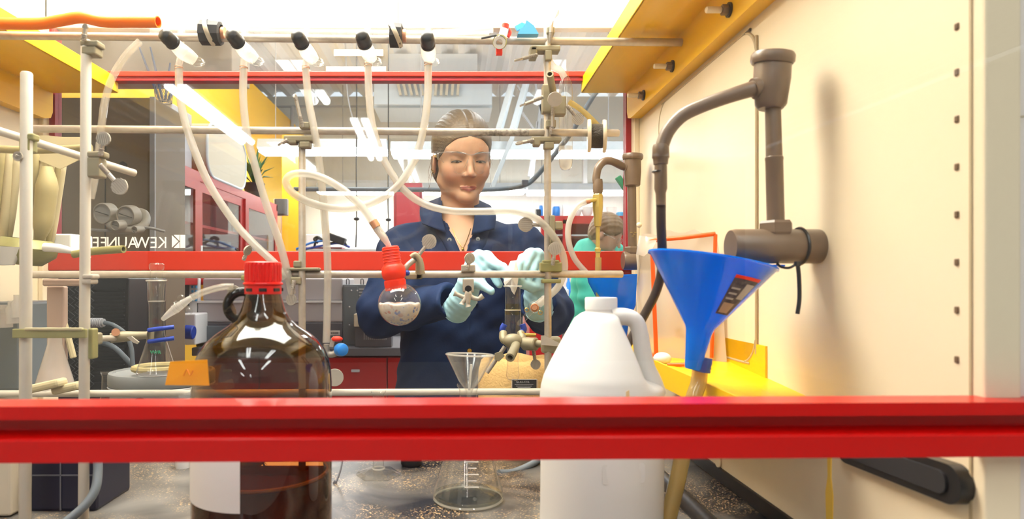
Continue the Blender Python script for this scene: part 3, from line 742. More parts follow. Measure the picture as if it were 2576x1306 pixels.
# white counter with cables, above the far rail
ct = thing('white_counter', 'white counter seen just above the far red rail', 'counter', D(850, 640, 4.6))
obj('top', pbox(745, 626, 1010, 636, FPX/4.5, .5, .004), 'lab_white', ct); obj('front', pbox(745, 636, 1010, 1156, FPX/4.55, .04, .004), 'lab_white', ct)
obj('backsplash', pbox(770, 590, 1005, 628, FPX/5.0, .03, .004), 'lab_white', ct)
tag(obj('red_folder', pbox(755, 622, 860, 627, FPX/4.52, .15, .002), 'maroon'), 'dark red flat folder just above the far rail', 'folder')
for k, (pts, m_) in enumerate((([(745, 627), (780, 612), (810, 606), (850, 600)], 'blue_bright'), ([(790, 622), (800, 600), (830, 612), (860, 604), (872, 618)], 'black'), ([(760, 628), (800, 620), (850, 612), (880, 622)], 'blue_dip'), ([(800, 612), (790, 602), (800, 596), (815, 606)], 'black'))):
    tag(obj('coiled_cable', tube([D(x, y, 4.5) for x, y in pts], .008, 8), m_), ['bright blue cable on the white counter', 'longer black cable on the white counter', 'dark blue cable on the white counter', 'small black cable loop on the white counter'][k], 'cable', 'cables on the white counter')
tag(obj('power_adapter', box(D(848, 602, 4.5), (.12, .08, .05), .008, Quaternion((0, 1, 0), .35)), 'black_matte'), 'black power adapter lying on the white counter', 'adapter')

# ------------------------------------------------------------------ right background
rb = thing('wall_cupboard', 'bright red wall cupboard with glass doors behind the teal hoodie', 'cupboard', D(1475, 640, 5.9))
obj('frame', join(pbox(1360, 543, 1620, 556, FPX/5.85, .3, .002), pbox(1360, 633, 1620, 690, FPX/5.85, .3, .002)), 'red_cab', rb, smooth=False)
obj('back', pbox(1360, 543, 1620, 690, FPX/6.2, .02, .002), 'maroon', rb)
obj('shelf', pbox(1362, 590, 1618, 594, FPX/5.95, .25, .001), 'lab_white', rb)
for x0, x1 in ((1362, 1425), (1428, 1500), (1503, 1560), (1562, 1620)):
    dr = obj('glass_door', join(pbox(x0, 553, x0+9, 640, FPX/5.84, .02, .001), pbox(x1-9, 553, x1, 640, FPX/5.84, .02, .001), pbox(x0, 553, x1, 563, FPX/5.84, .02, .001), pbox(x0, 630, x1, 640, FPX/5.84, .02, .001)), 'red_cab', rb, smooth=False)
    obj('door_pane', pbox(x0+9, 563, x1-9, 630, FPX/5.83, .004, 0), 'pane_far', dr, smooth=False)
def onshelf(nm, x0, y0, x1, y1, m_, label, cat, prof=None):
    s = FPX/5.95; c = P((x0+x1)/2, y1, s); r = (x1-x0)/2/s; h = (y1-y0)/s
    pr_ = [(r*a, h*b_) for a, b_ in (prof or [(.9, 0), (1, .05), (1, .8), (.8, 1)])]
    tag(obj(nm, lathe(pr_, c, (0, 0, 1), 18, True), m_), label, cat, 'vessels on the red wall cupboard')
bowl = [(.5, 0), (.8, .3), (1, .95), (1.02, 1)]; fl_ = [(1, 0), (.9, .3), (.25, .6), (.25, 1)]
onshelf('beaker', 1333, 505, 1352, 543, 'glass_frost', 'narrow pale flask at the left end of the cupboard top', 'flask', fl_)
onshelf('bottle', 1346, 527, 1362, 544, 'black_matte', 'short black bottle on the cupboard top', 'bottle')
onshelf('bottle', 1356, 517, 1366, 544, 'blue_bright', 'slim blue bottle on the cupboard top', 'bottle')
onshelf('blue_can', 1389, 520, 1409, 544, 'blue_bright', 'wide bright blue can on the cupboard top', 'can')
onshelf('white_can', 1405, 516, 1417, 544, 'lab_white', 'slim white can right of the blue can', 'can')
onshelf('white_bowl', 1436, 528, 1464, 545, 'white', 'smaller white bowl on the cupboard top', 'bowl', bowl)
onshelf('white_bowl', 1462, 522, 1493, 545, 'white', 'larger white bowl behind the brass aspirator', 'bowl', bowl)
onshelf('glass_bowl', 1525, 522, 1552, 545, 'glass_frost', 'glass bowl on the cupboard top right of the aspirator', 'bowl', bowl)
onshelf('blue_tub', 1550, 534, 1571, 545, 'sky', 'low light blue tub at the right end of the cupboard top', 'tub')
cn = thing('red_counter', 'dark-topped counter with red cupboards below the teal hoodie', 'counter', D(1470, 900, 5.7))
obj('top', pbox(1330, 746, 1640, 756, FPX/5.6, .6, .003), 'grey_dark', cn)
for x0, x1 in ((1332, 1379), (1380, 1430), (1431, 1480), (1481, 1530), (1531, 1580)):
    dr = obj('cupboard_door', pbox(x0, 758, x1, 900, FPX/5.62, .03, .003), 'red_cab', cn); obj('pull', pbox(x1-9, 800, x1-5, 813, FPX/5.6, .02, .002), 'lab_white', dr)
obj('carcass', pbox(1331, 757, 1600, 1068, FPX/5.66, .5, .0), 'maroon', cn)
for k, (x0, y0, x1, y1, m_, lb) in enumerate(((1424, 700, 1436, 736, 'blue_bright', 'slim bright blue bottle on the dark counter'), (1438, 700, 1450, 742, 'white', 'slim white bottle on the dark counter'), (1410, 722, 1432, 745, 'lab_white', 'white tub at the left of the dark counter'))):
    s = FPX/5.75; c = P((x0+x1)/2, 746, s); r = (x1-x0)/2/s; h = (746-y0)/s
    tag(obj('bottle', lathe([(r, 0), (r, h*.7), (r*.5, h*.85), (r*.5, h)], c, (0, 0, 1), 14, True), m_), lb, 'bottle', 'bottles on the dark counter')
bb = thing('blue_drum', 'blue drum with white lid behind the white jug', 'drum', D(1475, 1115, 5.0))
obj('drum', lathe([(.085, 0), (.09, .02), (.09, .95), (.08, .97)], D(1475, 1115, 5.0), (0, 0, 1), 20, True), 'blue_bright', bb)
obj('lid', lathe([(.092, .965), (.092, .985), (.0, .987)], D(1475, 1115, 5.0), (0, 0, 1), 20), 'white', bb)
so = thing('lab_stool', 'black-seated stool left of the white jug', 'stool', D(1440, 960, 4.6))
obj('seat', lathe([(.10, 0), (.12, .015), (.12, .04), (.1, .05), (0, .05)], D(1440, 812, 4.6), (0, 0, 1), 20), 'black', so)
c_ = D(1440, 812, 4.6)
for a in (.6, 2.2, 3.8, 5.3):
    obj('leg', cyl((c_.x+.08*math.cos(a), c_.y+.08*math.sin(a), c_.z), (c_.x+.16*math.cos(a), c_.y+.16*math.sin(a), 0), .01, 8), 'grey_dark', so)
tag(obj('green_clip', box(D(1568, 466, 1.59), (.012, .02, .05), .002, Quaternion((0, 1, 0), -.6)), 'green'), 'small green plastic clip beside the far faucet', 'clip')
tag(obj('notice_strip', pbox(1572, 490, 1584, 640, FPX/1.6, .0008, 0), 'lab_white'), 'narrow pale notice strip behind the far faucet', 'notice')

tag(obj('ceiling_soffit', bx(-2.6, -.79, 2.3, 2.5, CZ+.735, RZ, .004), mat('soffit', (.6, .49, .36), .6)), 'tan boxed soffit high behind the upper left pane', 'soffit')
# ------------------------------------------------------------------ lattice of rods
def rod(p, q, r, label, m_='rod', seg=18):
    a, b_ = V(p), V(q); L = (b_-a).length
    return tag(obj('support_rod', lathe([(.0001, 0), (r*.8, .0004), (r, r*.35), (r, L-r*.35), (r*.8, L-.0004), (.0001, L)], a, b_-a, seg), m_), label, 'rod', 'rods of the support lattice')
R0 = .0066
rod(P(-140, 88, 1440), P(1735, 107, 1402), .0070, 'long horizontal rod at the top, carrying the stopcocks')
rod(P(72, 324, 1440), P(1558, 335, 1402), R0, 'horizontal rod across the woman\'s forehead, carrying the wire spool')
rod(P(72, 691, 1440), P(1567, 690, 1402), R0, 'horizontal rod just below the far red rail')
rod(P(-60, 991, 1440), P(1460, 985, 1402), R0*.9, 'lowest horizontal rod behind bottle and jug', 'rod_white')
rod(P(760, 342, 1432), P(760, 1174, 1432), .0062, 'upright rod behind the amber bottle')
rod(P(1376, -330, 1410), P(1379, 1167, 1410), .0064, 'upright rod right of the woman')
rod(P(67, 181, 1850), P(63, 1310, 1850), .0076, 'thick pale upright rod at the far left', 'rod_white')
rod(P(217, 100, 1845), P(210, 1308, 1845), .0068, 'pale upright rod second from the left', 'rod_white')
rod(P(-60, 312, 1850), P(342, 437, 1560), .0058, 'slanting rod crossing the two left uprights', 'rod_white')
tag(obj('rod_smudge', tube([P(1130, 331.5, 1412.3), P(1330, 334, 1408.5)], R0*1.012, 18, False, 2), mat('smudge', (.5, .45, .38), .5, noise=.9, nscale=150, col2=(.06, .05, .04))), 'dark grime smears on the rod across the woman\'s forehead', 'grime')

# ------------------------------------------------------------------ boss-head clamps
def thumb(par, ax, ay, bx_, by_, s, r, n=(0, -1, 0), m_='screw', nm='thumbscrew', ecc=1.15, rr=.0032):
    a, b_ = P(ax, ay, s), P(bx_, by_, s); d = (b_-a).normalized(); n = V(n); n = (n-d*n.dot(d)).normalized(); sd = d.cross(n)
    R = r/s
    sh = obj(nm, tube([a, b_-d*R*.7], rr, 8, True, 6), m_, par)
    # threads
    k_ = int((b_-a).length*.45/.0018)
    th = ([], [])
    for k in range(max(2, min(10, k_))): th = join(th, torus(a+d*(.002+k*.0018), d, rr, .0007, 10, 4))
    obj('thread', th, m_, sh)
    pts = []
    for k in range(22):
        t = 2*math.pi*k/22; pts.append((R*math.cos(t)*(1 if math.cos(t) > 0 else 1.0), R*math.sin(t)*ecc))
    pts = [(u, v*(1 if u*0+v > -R*.4 else .8)) for u, v in pts]
    hd = obj('paddle', prism([(u*(1-.35*max(0, -v/R)), v) for u, v in pts], lambda u, v, ww: b_+sd*u+d*v+n*(ww-.0015), .003), 'cast_pale', sh, smooth=False)
    rg = ([], [])
    m = 7
    for k in range(m):
        u = R*.8*(2*k/(m-1)-1); hh = math.sqrt(max(0, 1-(u/R)**2))*R*.85
        rg = join(rg, box(b_+sd*u+n*.0017, (.0007, .0007, 2*hh), 0, Matrix((sd, n, d)).transposed()))
    obj('ridge', rg, 'screw', hd)
def boss(label, rects, s, depth, screws, m_='cast', group='clamp bosses on the lattice'):
    x0, y0, x1, y1 = rects[0][:4]; c = P((x0+x1)/2, max(r_[3] for r_ in rects), s)
    t = thing('boss_clamp', label, 'clamp', (c.x, c.y, c.z), group)
    for i, r_ in enumerate(rects):
        dz = r_[4] if len(r_) > 4 else depth; ds = r_[5] if len(r_) > 5 else s
        obj('jaw' if i else 'body', pbox(*r_[:4], ds, dz, .0022), r_[6] if len(r_) > 6 else m_, t)
    for q in screws: thumb(t, *q[:4], q[4], q[5], *(q[6:]))
    return t
boss('olive clamp on the top rod at the upright, big paddle on top', [(1335, 113, 1410, 127), (1333, 116, 1352, 144), (1371, 125, 1389, 151), (1375, 66, 1396, 84)], 1425, .024,
     [(1384, 108, 1390, 32, 1428, 17), (1352, 138, 1306, 150, 1428, 11, (.2, -.35, 1))])
c2 = boss('clamp on the right upright holding the hanging frosted tube, three paddles', [(1365, 211, 1388, 282), (1388, 240, 1424, 288, .02), (1375, 300, 1399, 320, .016)], 1432, .02,
     [(1391, 268, 1390, 322, 1440, 3), (1426, 266, 1453, 298, 1440, 15), (1366, 244, 1316, 264, 1440, 8, (0, -.2, 1))])
obj('rod_stub', hose([P(1383, 186, 1500), P(1388, 215, 1455), P(1393, 240, 1425)], .0062, .35, n=4), 'cast', c2)
obj('front_paddle', cyl(P(1396, 250, 1465), P(1396, 250, 1480), .0125, 24, bev=.0006), 'cast_pale', c2)
boss('clamp joining the forehead-level rod to the right upright', [(1337, 343, 1413, 356), (1342, 350, 1360, 366, .018), (1370, 356, 1394, 374, .02)], 1425, .022, [(1343, 352, 1308, 360, 1430, 10, (0, -.45, 1)), (1388, 338, 1386, 318, 1430, 3)])
boss('clamp joining the forehead-level rod to the upright behind the bottle', [(713, 340, 791, 355), (722, 350, 745, 361, .018), (752, 355, 779, 371, .02), (752, 306, 778, 322, .016)], 1450, .022, [(761, 320, 744, 248, 1455, 10, (1, -.15, 0)), (724, 352, 706, 362, 1455, 7, (0, -.3, 1))])
boss('tall clamp on the right upright beside the woman\'s shoulder', [(1384, 541, 1397, 613), (1396, 556, 1416, 577, .02)], 1425, .02, [(1376, 567, 1325, 565, 1440, 19)])
boss('olive clamp where the right upright crosses the rail-level rod', [(1360, 660, 1414, 684), (1366, 654, 1408, 664, .02), (1364, 702, 1412, 713, .02)], 1425, .022, [(1390, 668, 1396, 628, 1440, 17)], 'olive')
c7 = boss('small clamp with spread claw hanging from the rail-level rod before the glove', [(1160, 666, 1196, 684), (1164, 701, 1192, 736, .018)], 1432, .016, [(1176, 680, 1181, 652, 1445, 14, (.5, -1, .2), 'screw')], 'cast_pale')
obj('socket', cyl(P(1178, 727, 1450), P(1178, 727, 1456), .006, 16), 'black', c7)
for k, pts in enumerate(([(1178, 735), (1170, 748), (1150, 741), (1142, 738)], [(1178, 735), (1185, 747), (1203, 752), (1215, 744)], [(1178, 738), (1172, 752), (1164, 761), (1162, 766)], [(1178, 738), (1178, 755), (1177, 766), (1178, 772)])):
    obj('claw', tube([P(x, y, 1455+k*3) for x, y in pts], .004, 10, radii=[.005, .0042, .0035, .005]), 'cast_pale', c7)
c8 = boss('slanted clamp holding the round flask to the rail-level rod', [(1045, 648, 1062, 703), (1020, 688, 1062, 703, .02)], 1440, .02, [(1040, 660, 1078, 610, 1455, 19)])
obj('bow', tube([P(1062, 690, 1460), P(1058, 660, 1460), P(1046, 642, 1460), P(1034, 648, 1460)], .005, 10), 'cast', c8)
obj('spring_screw', tube([P(1040, 655, 1465), P(1022, 672, 1475), P(1018, 690, 1475)], .005, 10), 'screw', c8)
obj('pad', ball(P(1024, 687, 1480), .005, 10, 8), 'blue_dip', c8)
boss('olive clamp with open jaw left of the red bottle cap', [(605, 693, 646, 706), (612, 700, 640, 722, .012)], 1440, .02, [(612, 655, 622, 632, 1445, 13, (1, -.4, 0)), (600, 745, 590, 735, 1440, 16)], 'olive')
boss('clamp with hanging paddle right of the red bottle cap', [(720, 673, 802, 681), (737, 656, 757, 673, .015), (727, 697, 757, 716, .018)], 1445, .02, [(740, 705, 733, 752, 1450, 14)], 'cast')
boss('clamp under the top rod at the second left upright', [(200, 100, 246, 115), (204, 115, 240, 136, .02)], 1860, .02, [(210, 102, 215, 68, 1870, 7)])
boss('clamp where the slanting rod meets the second left upright', [(216, 395, 250, 445), (205, 380, 262, 395, .015)], 1855, .02, [(252, 415, 299, 467, 1870, 21), (252, 392, 260, 352, 1860, 18)])
boss('clamp where the slanting rod meets the thick left upright', [(46, 346, 72, 380), (60, 335, 84, 352, .015)], 1862, .02, [(48, 388, 46, 392, 1870, 12)], 'olive')
boss('pale flange clamp low on the second left upright', [(205, 690, 232, 702), (203, 702, 228, 715, .02)], 1865, .02, [], 'cast_pale')
tag(obj('grip_disc', cyl(P(842, 950, 1425), P(842, 950, 1432), .0155, 24, bev=.0006), 'cast_pale'), 'pale ridged disc behind the right shoulder of the bottle', 'disc')
# hollow olive clamp shank sticking out at left
sh_ = tag(obj('clamp_shank', hose([P(185, 640, 1560), P(240, 632, 1570), P(311, 627, 1590)], .0062, .35, n=4), 'olive'), 'olive hollow rod end below the mirrored lettering', 'rod')

# ------------------------------------------------------------------ glass vacuum manifold with stopcocks
vm = thing('vacuum_manifold', 'long glass manifold with black-capped stopcocks along the top rod', 'manifold', P(750, 100, 1400))
obj('upper_tube', tube([P(150, 58, 1395), P(1240, 72, 1378)], .0075, 16, True, 2), 'glass_manifold', vm)
obj('lower_tube', tube([P(380, 80, 1412), P(1230, 92, 1398)], .0065, 16, True, 2), 'glass_manifold', vm)
for i, (cx, cy, jx, jy, nx_, ny) in enumerate(((425, 98, 490, 152, 450, 172), (591, 97, 640, 150, 613, 172), (754, 100, 790, 152, 769, 172), (914, 100, 935, 150, 926, 165), (1076, 103, 1080, 150, 1077, 163))):
    s = 1460
    a, b_ = P(cx, cy, s+45), P((cx+jx)/2, (cy+jy)/2+4, s); e = P(jx, jy, s-20)
    sk = obj('stopcock', tube([b_+(a-b_)*.75, b_, b_.lerp(e, .5), e], .012, 16, True, 5, radii=[.0105, .0135, .0125, .010]), 'glass_frost', vm)
    cp_ = obj('stopcock_cap', lathe([(0, .017), (.006, .0168), (.0102, .014), (.0116, .008), (.0119, -.002), (.0114, -.007), (.0126, -.008), (.0126, -.012), (.0, -.012)], a, a-b_, 24), 'black', sk)
    obj('drip_lip', torus(e+V((.006, -.004, -.004)), (.3, -1, .9), .0105, .0025, 20, 8), 'glass', sk)
    obj('nipple', tube([P((cx+jx)/2, (cy+jy)/2+8, s-20), P(nx_, ny-8, s-20), P(nx_, ny+14, s-20)], .0058, 12, True, 4), 'glass_frost', sk)
    obj('riser', tube([P((cx+jx)/2-4, (cy+jy)/2-6, 1425), P((cx+jx)/2-2, 92, 1405), P((cx+jx)/2, 62, 1390)], .0062, 12), 'glass_manifold', sk)
    wz = P(nx_, ny-3, s-20)
    obj('wire_tie', join(torus(wz, (.1, .1, 1), .0068, .0006, 18, 5), torus(wz+V((0, 0, -.003)), (-.15, 0, 1), .0068, .0006, 18, 5)), 'copper', sk)
for i, (x, y, lab) in enumerate(((532, 82, 'left'), (997, 88, 'right'))):
    t = thing('foam_wrap', 'black foam wrap with tan rubber band round the manifold, %s one' % lab, 'wrap', P(x, y+30, 1440), 'foam wraps on the manifold')
    a, b_ = P(x-26 if i == 0 else x-16, y, 1430), P(x+26 if i == 0 else x+16, y+2, 1430)
    obj('foam', lathe([(.015, 0), (.0215, .001), (.021, (b_-a).length-.002), (.015, (b_-a).length)], a, b_-a, 9), 'black_matte', t, smooth=False)
    mid = a.lerp(b_, .42); obj('band', lathe([(.0222, -.0035), (.023, -.0015), (.023, .0025), (.0222, .0045)], mid, (b_-a)+V((0, 0, .012)), 20), 'tan_box', t)
    obj('copper_end', cyl(b_, b_+V((.006, 0, 0)), .011, 16), 'copper', t)
# things lying along the top rod
oh = tag(obj('rubber_hose', hose([P(-80, 58, 1500), P(90, 60, 1480), P(150, 52, 1480), P(205, 44, 1480), P(260, 54, 1480), P(330, 55, 1480), P(398, 55, 1490)], .0098, .2, 18), 'orange'), 'thick orange rubber hose lying along the top left rod', 'hose')
sv = thing('plastic_valve', 'white plastic ring valve with red tabs on the top rod', 'valve', P(1255, 130, 1440))
obj('ring', hose([P(1257, 108, 1440), P(1256, 107, 1470)], .0105, .45, 20, 1), 'white', sv)
obj('collar', lathe([(.0125, 0), (.0125, .006), (.0105, .006)], P(1257, 107, 1440), (0, -1, 0), 20), 'olive', sv)
obj('stem', tube([P(1262, 100, 1435), P(1270, 72, 1425)], .0075, 14, n=2), 'white', sv)
obj('red_tab', cyl(P(1270, 74, 1428), P(1272, 60, 1428), .0065, 12, bev=.001), 'septum', sv)
obj('red_tab', pbox(1248, 120, 1264, 137, 1445, .008, .001), 'septum', sv)
obj('red_tab', tube([P(1278, 72, 1425), P(1283, 82, 1425), P(1278, 93, 1425)], .003, 8), 'septum', sv)
obj('lever', box(P(1230, 93, 1450), (.027, .003, .003), .0005, Quaternion((0, 1, 0), -.2)), 'black', sv)
bc = thing('plastic_clip', 'bright blue plastic joint clip on the top rod', 'clip', P(1325, 95, 1420))
obj('clip_body', prism([(1300, 95), (1306, 82), (1316, 76), (1322, 60), (1340, 74), (1352, 95)], lambda u, v, ww: P(u, v, 1430)+V((0, -ww, 0)), .018), 'sky', bc)
obj('clip_tooth', prism([(1294, 70), (1312, 60), (1321, 64), (1312, 76), (1300, 80)], lambda u, v, ww: P(u, v, 1425)+V((0, -ww, 0)), .008), 'sky', bc)
for x, xt, lab in ((551, 557, 'left'), (1001, 1002, 'right')):
    tag(obj('hanging_wire', tube([P(x, 80, 1400), P((x+xt)/2, 10, 1400), P(xt, -560, 1400)], .0012, 6, n=3), 'tan_box'), 'thin tan wire rising from the %s foam wrap' % lab, 'wire', 'thin wires above the manifold')
gp_ = tag(obj('glass_pipette', tube([P(1090, 84, 1420), P(1175, 79, 1420), P(1240, 72, 1420)], .006, 12), 'glass_frost'), 'white graduated glass tube lying on the manifold end', 'tube')

# ------------------------------------------------------------------ flexible tubing
def tb_(label, pts, r=.0068, m_='tubing', name='plastic_tube', s=None):
    q = [P(x, y, sc) for x, y, sc in pts]
    t = thing(name, label, 'tubing', q[-1], 'clear plastic tubing')
    obj('tube_wall', hose(q, r, .3, 14, 7), m_, t)
    return t
tb_('clear tube hanging behind the far left upright from the manifold', [(352, 104, 1440), (318, 138, 1450), (285, 190, 1460), (265, 250, 1460), (255, 320, 1460), (250, 370, 1455), (238, 450, 1450), (228, 500, 1450)], .0062, 'tubing_clear')
tb_('tube from the leftmost stopcock curving to the bottle cap', [(450, 172, 1440), (452, 230, 1445), (464, 300, 1445), (490, 380, 1445), (530, 470, 1445), (590, 560, 1445), (640, 615, 1445), (690, 662, 1445), (720, 700, 1440)])
tb_('tube from the second stopcock running straight to the bottle cap', [(613, 172, 1440), (612, 250, 1443), (622, 340, 1443), (645, 430, 1443), (675, 530, 1443), (703, 610, 1443), (722, 680, 1440), (735, 740, 1435)])
tb_('tube from the middle stopcock hanging to the blue-handled tap', [(769, 172, 1440), (776, 250, 1443), (793, 340, 1447), (806, 430, 1447), (816, 540, 1447), (824, 660, 1447), (823, 780, 1440), (821, 862, 1440)], .0066)
tb_('long tube from the fourth stopcock sweeping right under the woman\'s chin', [(926, 165, 1440), (928, 240, 1442), (938, 320, 1446), (965, 400, 1446), (1010, 470, 1446), (1060, 510, 1446), (1130, 530, 1446), (1215, 532, 1446), (1290, 531, 1446), (1345, 548, 1445), (1385, 585, 1436), (1412, 630, 1420), (1420, 675, 1400), (1405, 720, 1370), (1375, 750, 1345), (1357, 766, 1330)], .0065)
tb_('looped tube from the fifth stopcock to the round flask', [(1077, 163, 1440), (1076, 240, 1442), (1066, 320, 1447), (1044, 400, 1450), (1000, 468, 1452), (940, 508, 1455), (870, 525, 1458), (795, 515, 1462), (740, 488, 1464), (719, 458, 1466), (738, 438, 1470), (790, 440, 1475), (850, 468, 1480), (905, 515, 1485), (942, 565, 1490), (968, 602, 1490)], .0067)
tb_('short clear tube feeding the clamped flask side arm', [(588, 722, 1440), (560, 722, 1445), (515, 734, 1447), (480, 750, 1447)], .0062, 'tubing_clear')
tb_('thin clear tube from the brass aspirator to the funnel', [(1478, 506, 1170), (1452, 520, 1175), (1432, 560, 1175), (1430, 605, 1175), (1445, 650, 1170), (1472, 683, 1165), (1490, 700, 1160)], .0063, 'tubing')
tb_('cloudy tube hanging below the brass aspirator', [(1505, 648, 1170), (1505, 690, 1170), (1506, 730, 1170), (1512, 800, 1170)], .007, 'tubing_yellow')
pn = thing('glass_dropper', 'tapered glass dropper tip entering the red stopper', 'dropper', P(985, 625, 1500))
obj('barrel', tube([P(948, 575, 1490), P(968, 602, 1492), P(980, 622, 1492)], .006, 12, True, 4, radii=[.0068, .006, .004]), 'glass_frost', pn)
obj('rust_collar', tube([P(938, 556, 1490), P(948, 572, 1490)], .0074, 14, True, 2), 'copper', pn)

# ------------------------------------------------------------------ spool of wire on the rod
sp_ = thing('wire_spool', 'cream spool of dark wire on the end of the forehead-level rod', 'spool', P(1500, 385, 1405))
a, b_ = P(1482, 342, 1405), P(1520, 343, 1405); dv = (b_-a).normalized()
for q in (a, b_): obj('flange', lathe([(.0075, -.003), (.0285, -.003), (.0295, 0), (.0285, .003), (.0075, .003), (.0075, -.003)], q, V((1, -.16, 0)), 36), 'cream', sp_)
obj('winding', lathe([(.008, 0), (.021, .001), (.0215, (b_-a).length*.5), (.021, (b_-a).length-.001), (.008, (b_-a).length)], a, b_-a, 28), mat('wire_dark', (.06, .05, .04), .4, metal=.5, bump=1, bscale=400), sp_)

# ------------------------------------------------------------------ hanging frosted tube (bubbler)
bu = thing('glass_bubbler', 'hanging glass tube with frosted round end right of the upright', 'glassware', P(1423, 428, 1380))
c = P(1423, 220, 1380)
obj('tube_wall', lathe([(.0045, .03), (.005, .02), (.011, .008), (.0125, -.004), (.0125, -.115), (.0125, -.135), (.011, -.145), (.007, -.150), (.0001, -.1515)], c, (0, 0, 1), 24), 'glass', bu)
obj('frost', lathe([(.0119, -.108), (.0119, -.134), (.0105, -.144), (.0066, -.1488), (.0001, -.1505)], c, (0, 0, 1), 24), 'glass_frost', bu)
obj('inner_stem', tube([c+V((0, 0, .02)), c+V((0, 0, -.1))], .003, 10, n=2), 'glass', bu)
obj('neck', tube([P(1378, 145, 1400), P(1392, 168, 1400), P(1410, 178, 1385), P(1420, 195, 1380)], .0062, 12, True, 5), 'glass_frost', bu)
obj('side_arm', tube([P(1432, 256, 1380), P(1462, 276, 1385), P(1488, 300, 1390), P(1512, 325, 1392)], .005, 12, True, 5), 'tubing_yellow', bu)

# ------------------------------------------------------------------ round flask with red stopper
rf = thing('round_flask', 'round-bottomed glass flask with red stopper and white solid', 'flask', P(1004, 818, 1500))
c = P(1005, 766, 1500); R = 54/1500
ax = (P(988, 640, 1500)-c).normalized()
prf = [(R*math.sin(t), -R*math.cos(t)) for t in np.linspace(0, 2.72, 26)]; prf[0] = (.0001, -R)
ne = math.sqrt(max(0, 0)); prf += [(.0135, R*1.0), (.0135, R*1.28), (.016, R*1.3)]
obj('bulb', lathe(prf, c, ax, 36), 'glass', rf)
rr_ = R*.965
obj('neck_ring', torus(c+ax*R*1.02, ax, .0138, .0016, 28, 6), 'glass_rim', rf)
def fz(p):  # settled solid: sphere cut by a level plane
    return smax(d_ell(p, (c.x, c.y, c.z), (rr_,)*3), p[..., 2]-(c.z+.002)-.002*np.sin(p[..., 0]*180)*np.cos(p[..., 1]*150), .002)
m, n, l, b = nt('powder'); MAT['powder'] = m
tc = n.new('ShaderNodeTexCoord'); vo = n.new('ShaderNodeTexVoronoi'); vo.inputs['Scale'].default_value = 240; l.new(tc.outputs['Object'], vo.inputs['Vector'])
cr = n.new('ShaderNodeValToRGB'); e = cr.color_ramp.elements; e[0].position = 0; e[0].color = (.75, .66, .55, 1); e[1].position = 1; e[1].color = (.8, .72, .62, 1)
for ps, cc_ in ((.3, (.8, .72, .62)), (.34, (.2, .28, .6)), (.42, (.78, .72, .66)), (.7, (.7, .6, .52)), (.74, (.6, .25, .2)), (.8, (.8, .74, .66))):
    x_ = cr.color_ramp.elements.new(ps); x_.color = (*cc_, 1)
sx = n.new('ShaderNodeSeparateColor'); l.new(vo.outputs['Color'], sx.inputs[0]); l.new(sx.outputs[0], cr.inputs[0]); l.new(cr.outputs[0], b.inputs['Base Color']); b.inputs['Roughness'].default_value = .8
obj('solid', surfnet(fz, (c.x-.04, c.y-.04, c.z-.04), (c.x+.04, c.y+.04, c.z+.012), .0022), 'powder', rf, smooth='all')
cb_ = P(994, 712, 1500); M_ = frame(ax)
st_ = obj('stopper', lathe([(0.0001, -.012), (.0175, -.012), (.0182, -.010), (.0182, .004), (.0165, .006), (.0195, .010), (.0205, .018), (.0195, .026), (.0165, .030), (.0148, .032), (.0142, .060), (.012, .0618), (.0001, .0618)], cb_, ax, 32), 'septum', rf)
for k in range(5): obj('ring', torus(cb_+ax*(.036+k*.005), ax, .0146, .0009, 28, 6), 'septum', st_)

# ------------------------------------------------------------------ clamped side-arm flask and its clamp at left
ef = thing('side_arm_flask', 'clear conical flask with ground-glass stopper clamped above the grey tub', 'flask', P(392, 945, 1440))
c = P(394, 940, 1440); u = 1/1440
obj('flask_wall', lathe([(.0001, .0), (45*u, 0), (48*u, 4*u), (46*u, 10*u), (20*u, 95*u), (18*u, 115*u), (18*u, 175*u), (21*u, 185*u), (22*u, 228*u), (25*u, 232*u), (25*u, 236*u)], c, (0, 0, 1), 36), 'glass', ef)
obj('stopper', lathe([(.0001, 180*u), (15*u, 180*u), (19*u, 232*u), (16*u, 236*u), (15*u, 258*u), (18*u, 266*u), (18*u, 274*u), (14*u, 278*u), (.0001, 278*u)], c, (0, 0, 1), 28), 'glass', ef)
sa = obj('side_arm', tube([P(410, 803, 1445), P(425, 790, 1452), P(445, 775, 1455), P(470, 757, 1455), P(482, 749, 1452)], .0055, 12, True, 4, radii=[.004, .006, .0085, .006, .0045]), 'glass_frost', ef)
obj('hose_barb', join(torus(P(462, 763, 1455), (.8, 0, .55), .007, .002, 16, 6), torus(P(448, 770, 1455), (.8, 0, .55), .009, .002, 16, 6), torus(P(440, 778, 1455), (.8, 0, .55), .008, .002, 16, 6)), 'glass', sa)
obj('keck_loop', join(torus(P(457, 752, 1460), (0, 1, .3), .006, .0014, 16, 6), torus(P(476, 783, 1460), (0, 1, .3), .005, .0012, 16, 6)), 'glass', sa)
obj('lip_ring', torus(c+V((0, 0, 234*u)), (0, 0, 1), 24*u, 2.2*u, 28, 6), 'glass_rim', ef)
obj('neck_ring', torus(c+V((0, 0, 182*u)), (0, 0, 1), 18.5*u, 1.6*u, 28, 6), 'glass_rim', ef)
obj('print', textmesh('VWR', .008, lambda x, y, z: P(378, 890, 1478)+V((x, -z-.0002, y))), 'green', ef, smooth=False)
fc = thing('flask_clamp', 'long clamp with blue-dipped prongs gripping the conical flask at left', 'clamp', P(300, 865, 1460))
obj('plate', pbox(219, 827, 233, 904, 1850, .015, .002), 'olive', fc)
obj('shank', cyl(P(232, 852, 1600), P(290, 851, 1500), .0052, 14), 'cast_pale', fc)
obj('shank_nut', pbox(230, 838, 248, 868, 1620, .014, .003), 'cast', fc)
